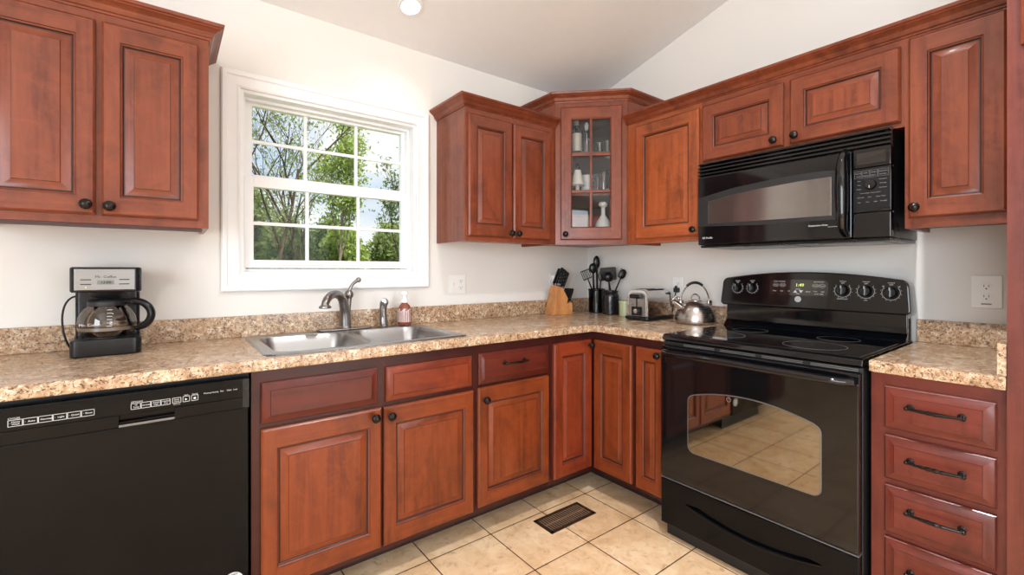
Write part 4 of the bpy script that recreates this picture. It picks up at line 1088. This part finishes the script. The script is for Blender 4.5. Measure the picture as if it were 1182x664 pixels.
# ------------------------------------------------------------------ outlets
def outlet(label, x, z, rz, wd=.072, ht=.118, kind='outlet', right=False, off=.0008):
    base_ = Matrix.Rotation(rz, 3, 'Z') @ Vector((x, -off, 0))
    t = thing('wall_outlet' if kind == 'outlet' else 'switch_plate', label, 'outlet' if kind == 'outlet' else 'switch', (base_.x, base_.y, z), rz)
    m = MB(); m.box(-wd/2, wd/2, -.0065, 0, -ht/2, ht/2, .0025); m.build('cover_plate', PLATE, t)
    def duplex(cx):
        for s in (-1, 1):
            m = MB(); m.prism(rrect(.034, .028, .012, 6, cx, s*.0195), -.0085, -.006, bev=.0006); f = m.build('receptacle', PLATE, t)
            m = MB(); z_ = s*.0195
            m.box(cx-.0075, cx-.0055, -.0090, -.0084, z_-.001, z_+.007); m.box(cx+.0055, cx+.0075, -.0090, -.0084, z_-.001, z_+.007)
            m.lathe([(0, 0), (.0026, 0), (.0026, .0006), (0, .0006)], 12, M=Matrix.Translation((cx, -.0084, z_-.0075)) @ MR); m.build('slots', DARKSLOT, f)
    if kind == 'outlet':
        duplex(0)
    else:
        m = MB(); m.box(-.028-.006, -.028+.006, -.0075, -.006, -.013, .013, .0005); m.box(-.028-.0035, -.028+.0035, -.017, -.006, -.001, .010, .0015); m.build('toggle', PLATE, t)
        duplex(.023)
    if right: MB().box(-.014, .014, -.0072, -.0064, -.049, -.044).build('date_label', plain('label_grey', (120, 120, 118), .5), t)
    return t
outlet('white double-gang switch and outlet plate on the wall right of the window', -1.113, 1.1245, 0, .112, .112, 'switch')
outlet('white duplex outlet on the wall above the short counter at the right', 2.056, 1.126, R1, .084, .124, right=True)
outlet('white outlet on the wall behind the knife block', -.345, 1.124, 0, .072, .118)
outlet('white outlet behind the kettle with a black plug in it', .752, 1.108, R1, .074, .118)
m = MB(); m.box(-.352-.016, -.352+.016, -.040, -.0098, 1.140, 1.172, .004); m.tube([(-.352, -.03, 1.142), (-.352, -.034, 1.10), (-.350, -.032, 1.03), (-.345, -.03, 1.008)], .003, 8)
tag(m.build('wall_plug', PLATE), 'white plug adapter in the outlet behind the knife block', 'plug')
m = MB(); m.box(-.034, -.0098, -.768, -.736, 1.074, 1.102, .004); m.tube(bez([(-.03, -.752, 1.076), (-.045, -.752, 1.04), (-.040, -.74, .98), (-.032, -.73, .955)], 12), .0032, 8)
m.sphere((-.028, -.752, 1.104), .010, sc=(1, .8, 1.2), seg=12)
tag(m.build('appliance_plug', BLKM), 'black appliance plug with a cord in the outlet behind the kettle', 'plug')

# ------------------------------------------------------------------ floor register
VB = plain('register_bronze', (74, 52, 40), .4, .5)
t = thing('floor_register', 'dark bronze louvered floor vent set in the tile near the base cabinets', 'floor vent', (-.930, -.727, .0004))
m = MB(); fw_, fh_ = .296, .134; b_ = .017
m.box(-fw_/2, fw_/2, -fh_/2, -fh_/2+b_, 0, .004, .0015); m.box(-fw_/2, fw_/2, fh_/2-b_, fh_/2, 0, .004, .0015); m.box(-fw_/2, -fw_/2+b_, -fh_/2, fh_/2, 0, .004, .0015); m.box(fw_/2-b_, fw_/2, -fh_/2, fh_/2, 0, .004, .0015)
m.build('frame', VB, t)
MB().box(-fw_/2+.01, fw_/2-.01, -fh_/2+.01, fh_/2-.01, 0, .0008).build('duct_opening', DARKSLOT, t)
m = MB()
for k in range(19):
    x = -fw_/2+.024+k*.0138; m.box(x-.0020, x+.0020, -fh_/2+.015, fh_/2-.015, .0008, .0034)
m.box(-fw_/2+.015, fw_/2-.015, -.003, .003, .0009, .0036); m.box(.085, .105, -.012, -.004, .0036, .0065)
m.build('louvers', plain('louver_bronze', (138, 108, 82), .45, .2), t)

# ------------------------------------------------------------------ ceiling lights
def can(x, y, label, pw=None):
    z = zc(y); a = math.atan(SL)*(1 if y > -3 else -1)
    t = thing('ceiling_light', label, 'ceiling light', (x, y, z), 0, 'recessed lights in the sloped ceiling'); t.rotation_euler = (-a, 0, 0)
    m = MB(); m.lathe([(.044, -.0005), (.060, -.0005), (.062, -.004), (.058, -.008), (.046, -.008)], 36, cap=False); m.build('trim_ring', WHITE_TRIM, t)
    m = MB(); m.lathe([(.0001, -.006), (.046, -.006)], 36, cap=False); m.build('lens', CANEM, t)
    l = add_light('lamp', 'SPOT', (0, 0, -.012), pw or CAN_POWER, (.97, .98, 1), (a, 0, 0), spot_size=math.radians(118), spot_blend=.7, shadow_soft_size=.044); l.parent = t
CANEM = plain('lamp_lens', (255, 250, 240), .5, emis=(255, 248, 235), es=3)
can(-1.53, -.267, 'small round recessed ceiling light glowing above the window', 5)
for x, y, pw in ((-1.5, -1.9, 165), (-3.3, -3.9, 90), (-1.4, -3.9, 150)): can(x, y, 'round fill light added to the sloped ceiling, out of the picture', pw)  # unseen cans added to brighten the floor and counters

# ------------------------------------------------------------------ what stands in the glass-door cabinet
def inD(u, v):                # u along the door, v behind the door plane
    p = Matrix.Rotation(-PI/4, 3, 'Z') @ Vector((u, -.651+v, 0)); return p.x, p.y
S1, S2, S3 = CZ0+.0305, 1.6765, 1.9255
def item(name, label, cat, u, v, z, rz=-PI/4, group=None):
    x, y = inD(u, v); return thing(name, label, cat, (x, y, z+.0005), rz, group)
CREAM = plain('cream_ceramic', (226, 218, 202), .35); WC = plain('white_plastic', (236, 234, 228), .3)
t = item('wine_bottle', 'cream-labelled bottle at the left on the top shelf', 'bottle', -.082, .10, S3)
m = MB(); m.lathe([(.0001, 0), (.027, 0), (.029, .01), (.029, .14), (.022, .165), (.011, .18), (.010, .215), (0, .216)], 24); m.build('bottle_glass', gloss_black('bottle_dark', 30, .1), t)
m = MB(); m.lathe([(.0295, .02), (.0298, .022), (.0298, .128), (.0295, .13)], 24, cap=False); m.build('label', CREAM, t)
m = MB(); m.lathe([(.0105, .18), (.0118, .182), (.0118, .216), (0, .2175)], 16); m.build('cap', plain('cap_pale', (190, 186, 176), .4), t)
t = item('decanter', 'clear glass bottle with a stopper on the top shelf', 'bottle', -.022, .12, S3)
m = MB(); m.lathe([(.0001, 0), (.026, 0), (.028, .01), (.026, .09), (.010, .125), (.010, .16), (.014, .163)], 24); m.build('bottle_glass', CLEARG, t)
m = MB(); m.lathe([(.009, .155), (.012, .165), (.013, .19), (.006, .205), (0, .206)], 18); m.build('stopper', WC, t)
for i, (u, v, h_) in enumerate(((.058, .12, .075), (.108, .13, .088))):
    t = item('drinking_glass', ['short clear tumbler on the top shelf, next to the muntin', 'taller clear tumbler at the right end of the top shelf'][i], 'glass', u, v, S3)
    m = MB(); m.lathe([(.0001, 0), (.021, 0), (.024, h_), (.0225, h_), (.0195, .006), (.0001, .006)], 24, cap=False); m.build('tumbler', CLEARG, t)
t = item('shaded_lamp', 'small white-shaded lamp at the left of the middle shelf', 'lamp', -.078, .080, S2)
m = MB(); m.lathe([(.0001, 0), (.026, 0), (.026, .008), (.012, .014), (.010, .09), (.006, .10), (.006, .17), (0, .171)], 20); m.build('lamp_base', CREAM, t)
m = MB(); m.lathe([(.041, .058), (.034, .090), (.026, .125), (.020, .150), (.018, .150), (.024, .125), (.032, .09), (.039, .058)], 28, cap=False); m.build('lamp_shade', plain('shade_white', (244, 236, 222), .6), t)
m = MB(); m.lathe([(.008, .15), (.014, .155), (.012, .178), (.004, .19), (0, .19)], 16); m.build('finial', BRONZE, t)
t = item('bowl_stack', 'stack of white ribbed ceramic bowls on the middle shelf', 'bowls', -.018, .150, S2)
for k in range(5):
    m = MB(); z = k*.026; m.lathe([(.0001, z), (.028, z), (.038, z+.012), (.0395, z+.024), (.037, z+.025), (.026, z+.008), (.0001, z+.006)], 28, cap=False); m.build('bowl', WC, t)
AMBG = glass_mat('smoked_glass', (.62, .48, .42), .12)
for i, (u, v, h_, w_) in enumerate(((.046, .130, .12, .023), (.082, .082, .135, .029), (.130, .118, .135, .026))):
    t = item('smoked_tumbler', ['narrow smoked glass next to the muntin on the middle shelf', 'broad smoked brown glass in the middle of the right-hand pane', 'smoked glass at the right end of the middle shelf'][i], 'glass', u, v, S2)
    m = MB(); m.lathe([(.0001, 0), (w_*.85, 0), (w_, h_), (w_-.002, h_), (w_*.8, .008), (.0001, .008)], 24, cap=False); m.build('tumbler', AMBG, t)
    m = MB(); m.lathe([(.0001, .009), (w_*.78, .009), (w_*.86, h_*.9), (0, h_*.9)], 20); m.build('contents', plain('spice_brown', (150, 112, 92), .6), t)
t = item('wooden_box', 'honey-coloured wooden box at the left on the bottom shelf', 'box', -.060, .10, S1)
m = MB(); m.box(-.068, .068, -.04, .04, 0, .142, .002); m.build('box_body', wood('box_wood', (160, 104, 58), (120, 74, 40), 'h', .5), t)
m = MB(); m.box(-.069, .069, -.041, .041, .1425, .155, .002); m.build('box_lid', wood('box_lid_wood', (160, 104, 58), (120, 74, 40), 'h', .5), t)
t = item('hand_chopper', 'white plastic hand chopper with a push knob on the bottom shelf', 'chopper', .078, .09, S1)
m = MB(); m.lathe([(.0001, 0), (.048, 0), (.050, .006), (.050, .080), (.048, .095), (.040, .115), (.022, .142), (.019, .150), (0, .150)], 32); m.build('cup_body', WC, t)
m = MB(); m.lathe([(.013, .148), (.012, .200), (.018, .206), (.028, .212), (.029, .224), (.022, .234), (0, .236)], 24); m.build('push_knob', WC, t)
t = item('red_lidded_bowl', 'dark red bowl behind the white chopper', 'bowl', .040, .215, S1)
m = MB(); m.lathe([(.0001, 0), (.05, 0), (.075, .05), (.08, .12), (.06, .16), (0, .165)], 28); m.build('bowl_body', plain('red_glaze', (140, 40, 44), .3), t)

# ------------------------------------------------------------------ outdoors
GR = plain('grass', (96, 118, 58), .9, spec=.1, var=.25, vs_=3)
m = MB(); m.box(-60, 60, .16, 80, -1.0, -.6); struct(m.build('ground', GR))
import numpy as np
def leaf_mat(name, c):
    m = bpy.data.materials.new(name); m.use_nodes = True; n = m.node_tree.nodes; l = m.node_tree.links
    p = n['Principled BSDF']; n.remove(p)
    gi = n.new('ShaderNodeNewGeometry'); rp = n.new('ShaderNodeValToRGB'); b_ = s2l(c)
    rp.color_ramp.elements[0].color = tuple(x*.6 for x in b_[:3])+(1,); rp.color_ramp.elements[1].color = tuple(min(1, x*1.35) for x in b_[:3])+(1,)
    l.new(gi.outputs['Random Per Island'], rp.inputs[0])
    d = n.new('ShaderNodeBsdfDiffuse'); tr = n.new('ShaderNodeBsdfTranslucent'); mx = n.new('ShaderNodeMixShader'); mx.inputs[0].default_value = .45
    l.new(rp.outputs[0], d.inputs[0]); l.new(rp.outputs[0], tr.inputs[0]); l.new(d.outputs[0], mx.inputs[1]); l.new(tr.outputs[0], mx.inputs[2]); l.new(mx.outputs[0], n['Material Output'].inputs[0])
    return m
BARK = plain('bark', (92, 78, 66), .9, spec=.1, var=.2)
BARKL = plain('bark_light', (140, 124, 106), .9, spec=.1, var=.2)
LEAF = {k: leaf_mat('leaves_'+k, c) for k, c in dict(fresh=(170, 186, 106), mid=(146, 158, 104), deep=(118, 134, 82), pale=(172, 190, 120)).items()}
def leaves_mesh(pts, size, rng, name, mat, parent):
    P = np.array(pts, dtype=float); n = len(P)
    a = rng.normal(size=(n, 3)); a /= np.linalg.norm(a, axis=1)[:, None]
    b_ = rng.normal(size=(n, 3)); b_ -= (a*b_).sum(1)[:, None]*a; b_ /= np.linalg.norm(b_, axis=1)[:, None]
    s_ = size*(.6+.8*rng.random(n))[:, None]
    V = np.stack([P-a*s_, P+b_*s_*.45, P+a*s_, P-b_*s_*.45], 1).reshape(-1, 3)
    F = np.arange(4*n).reshape(-1, 4)
    me = bpy.data.meshes.new(name); me.from_pydata(V.tolist(), [], F.tolist()); me.materials.append(mat)
    o = bpy.data.objects.new(name, me); COL.objects.link(o); o.parent = parent; return o
def tree(label, x, y, h_, spread, seed, leafk, nleaf, size, trunk=.12, bark=BARK, start=.25, up=.55, z0=-.6, depth=4, cluster=.3, name='tree'):
    rnd = random.Random(seed); rng = np.random.default_rng(seed)
    t = thing(name, label, 'tree', (x, y, z0)); m = MB(); tips = []
    def grow(p, d, L, r, lvl):
        pts = [p]; q = Vector(p); dd = Vector(d)
        for k in range(4):
            dd = (dd+Vector((rnd.gauss(0, .13), rnd.gauss(0, .13), rnd.gauss(0, .06)+.04))).normalized(); q = q+dd*L/4; pts.append(Vector(q))
            if lvl >= depth-2: tips.append(Vector(q))
        m.tube(pts, [r*(1-.13*k) for k in range(5)], 6 if lvl else 9)
        if lvl >= depth: return
        nb = 3 if lvl else 6
        for k in range(nb):
            tpar = (.35+.65*rnd.random()) if lvl else (start+(1-start)*(k+.5)/nb)
            i = min(3, int(tpar*4)); base_ = pts[i].lerp(pts[i+1], tpar*4-i) if i < 4 else pts[4]
            a = rnd.random()*2*PI; side = Vector((math.cos(a), math.sin(a), 0))
            nd = (dd*up+side*(1-up)*spread+Vector((0, 0, .25))).normalized()
            grow(base_, nd, L*(.62 if lvl else .48)*(.8+.4*rnd.random()), r*.5, lvl+1)
    grow(Vector((0, 0, 0)), Vector((0, 0, 1)), h_*.72, trunk, 0)
    m.build('branches', bark, t)
    T = np.array([tuple(p) for p in tips]); idx = rng.integers(0, len(T), nleaf)
    leaves_mesh(T[idx]+rng.normal(size=(nleaf, 3))*cluster, size, rng, 'foliage', LEAF[leafk], t); return t
def bush(label, x, y, w_, h_, seed, leafk, nleaf, size):
    rng = np.random.default_rng(seed); rnd = random.Random(seed)
    t = thing('bush', label, 'bush', (x, y, -.6)); m = MB()
    for k in range(6):
        a = 2*PI*k/6+rnd.random(); m.tube([(0, 0, 0), (math.cos(a)*w_*.12, math.sin(a)*w_*.12, h_*.4), (math.cos(a)*w_*.24, math.sin(a)*w_*.24, h_*.8)], [.05, .03, .012], 6)
    m.build('stems', BARK, t)
    nl = 26; L = np.stack([rng.uniform(-1, 1, nl)*(w_/2-.25*min(w_, h_)), rng.uniform(-w_/4, w_/4, nl), rng.uniform(.15, .9, nl)*h_], 1)
    L[:, 2] *= 1-.25*np.abs(L[:, 0])/(w_/2); r = .22*min(w_, h_)
    idx = rng.integers(0, nl, nleaf); dirs = rng.normal(size=(nleaf, 3)); dirs /= np.linalg.norm(dirs, axis=1)[:, None]
    P = L[idx]+dirs*r*rng.uniform(.5, 1.05, nleaf)[:, None]
    leaves_mesh(P, size, rng, 'foliage', LEAF[leafk], t); return t
# view rays at y: x positions taken from the window panes
tree('tall sparse tree with curving bare branches behind the left window panes', -.35, 9.6, 6.1, 1.1, 4, 'mid', 1500, .048, .06, BARK, .2, .5, cluster=.12)
tree('slender sparse tree right beside the tallest one, behind the middle panes', .95, 12.4, 5.9, .8, 11, 'mid', 1300, .052, .05, BARK, .3, .6, cluster=.13)
tree('fresh green full tree behind the middle window panes', 2.55, 14.3, 6.1, .5, 7, 'fresh', 5200, .075, .06, BARKL, .3, .78, cluster=.2)
tree('small slim tree at the right edge of the window view', 4.75, 14.6, 5.4, .45, 19, 'mid', 1800, .07, .05, BARK, .25, .8, cluster=.16)
bl = [('mid', -3.1, 17.3, 2.2, 4.2, 'mid green bush farthest to the left in the hedge'), ('deep', -.9, 17.3, 2.2, 3.9, 'dark green bush at the left end of the hedge'), ('mid', 1.35, 17.3, 2.2, 4.0, 'tall green bush below the bare branches'), ('fresh', 3.55, 17.3, 2.2, 3.6, 'light green bush below the full tree'),
      ('mid', 5.75, 17.3, 2.2, 3.5, 'mid green bush right of the light one'), ('deep', 7.95, 17.3, 2.2, 3.7, 'dark green bush under the small slim tree'),
      ('mid', .45, 20.6, 3.2, 5.4, 'high green thicket behind the left panes'), ('deep', 3.75, 20.6, 3.2, 4.5, 'dark thicket behind the light green bush'), ('fresh', 7.05, 20.6, 3.2, 4.1, 'light green thicket standing behind the hedge, right of the dark one'), ('mid', 10.35, 20.6, 3.2, 4.3, 'mid green thicket at the right end, farthest back')]
for i, (k, x, y, w_, h_, lab) in enumerate(bl): bush(lab, x, y, w_, h_+.35, 50+i, k, 12000, .09)
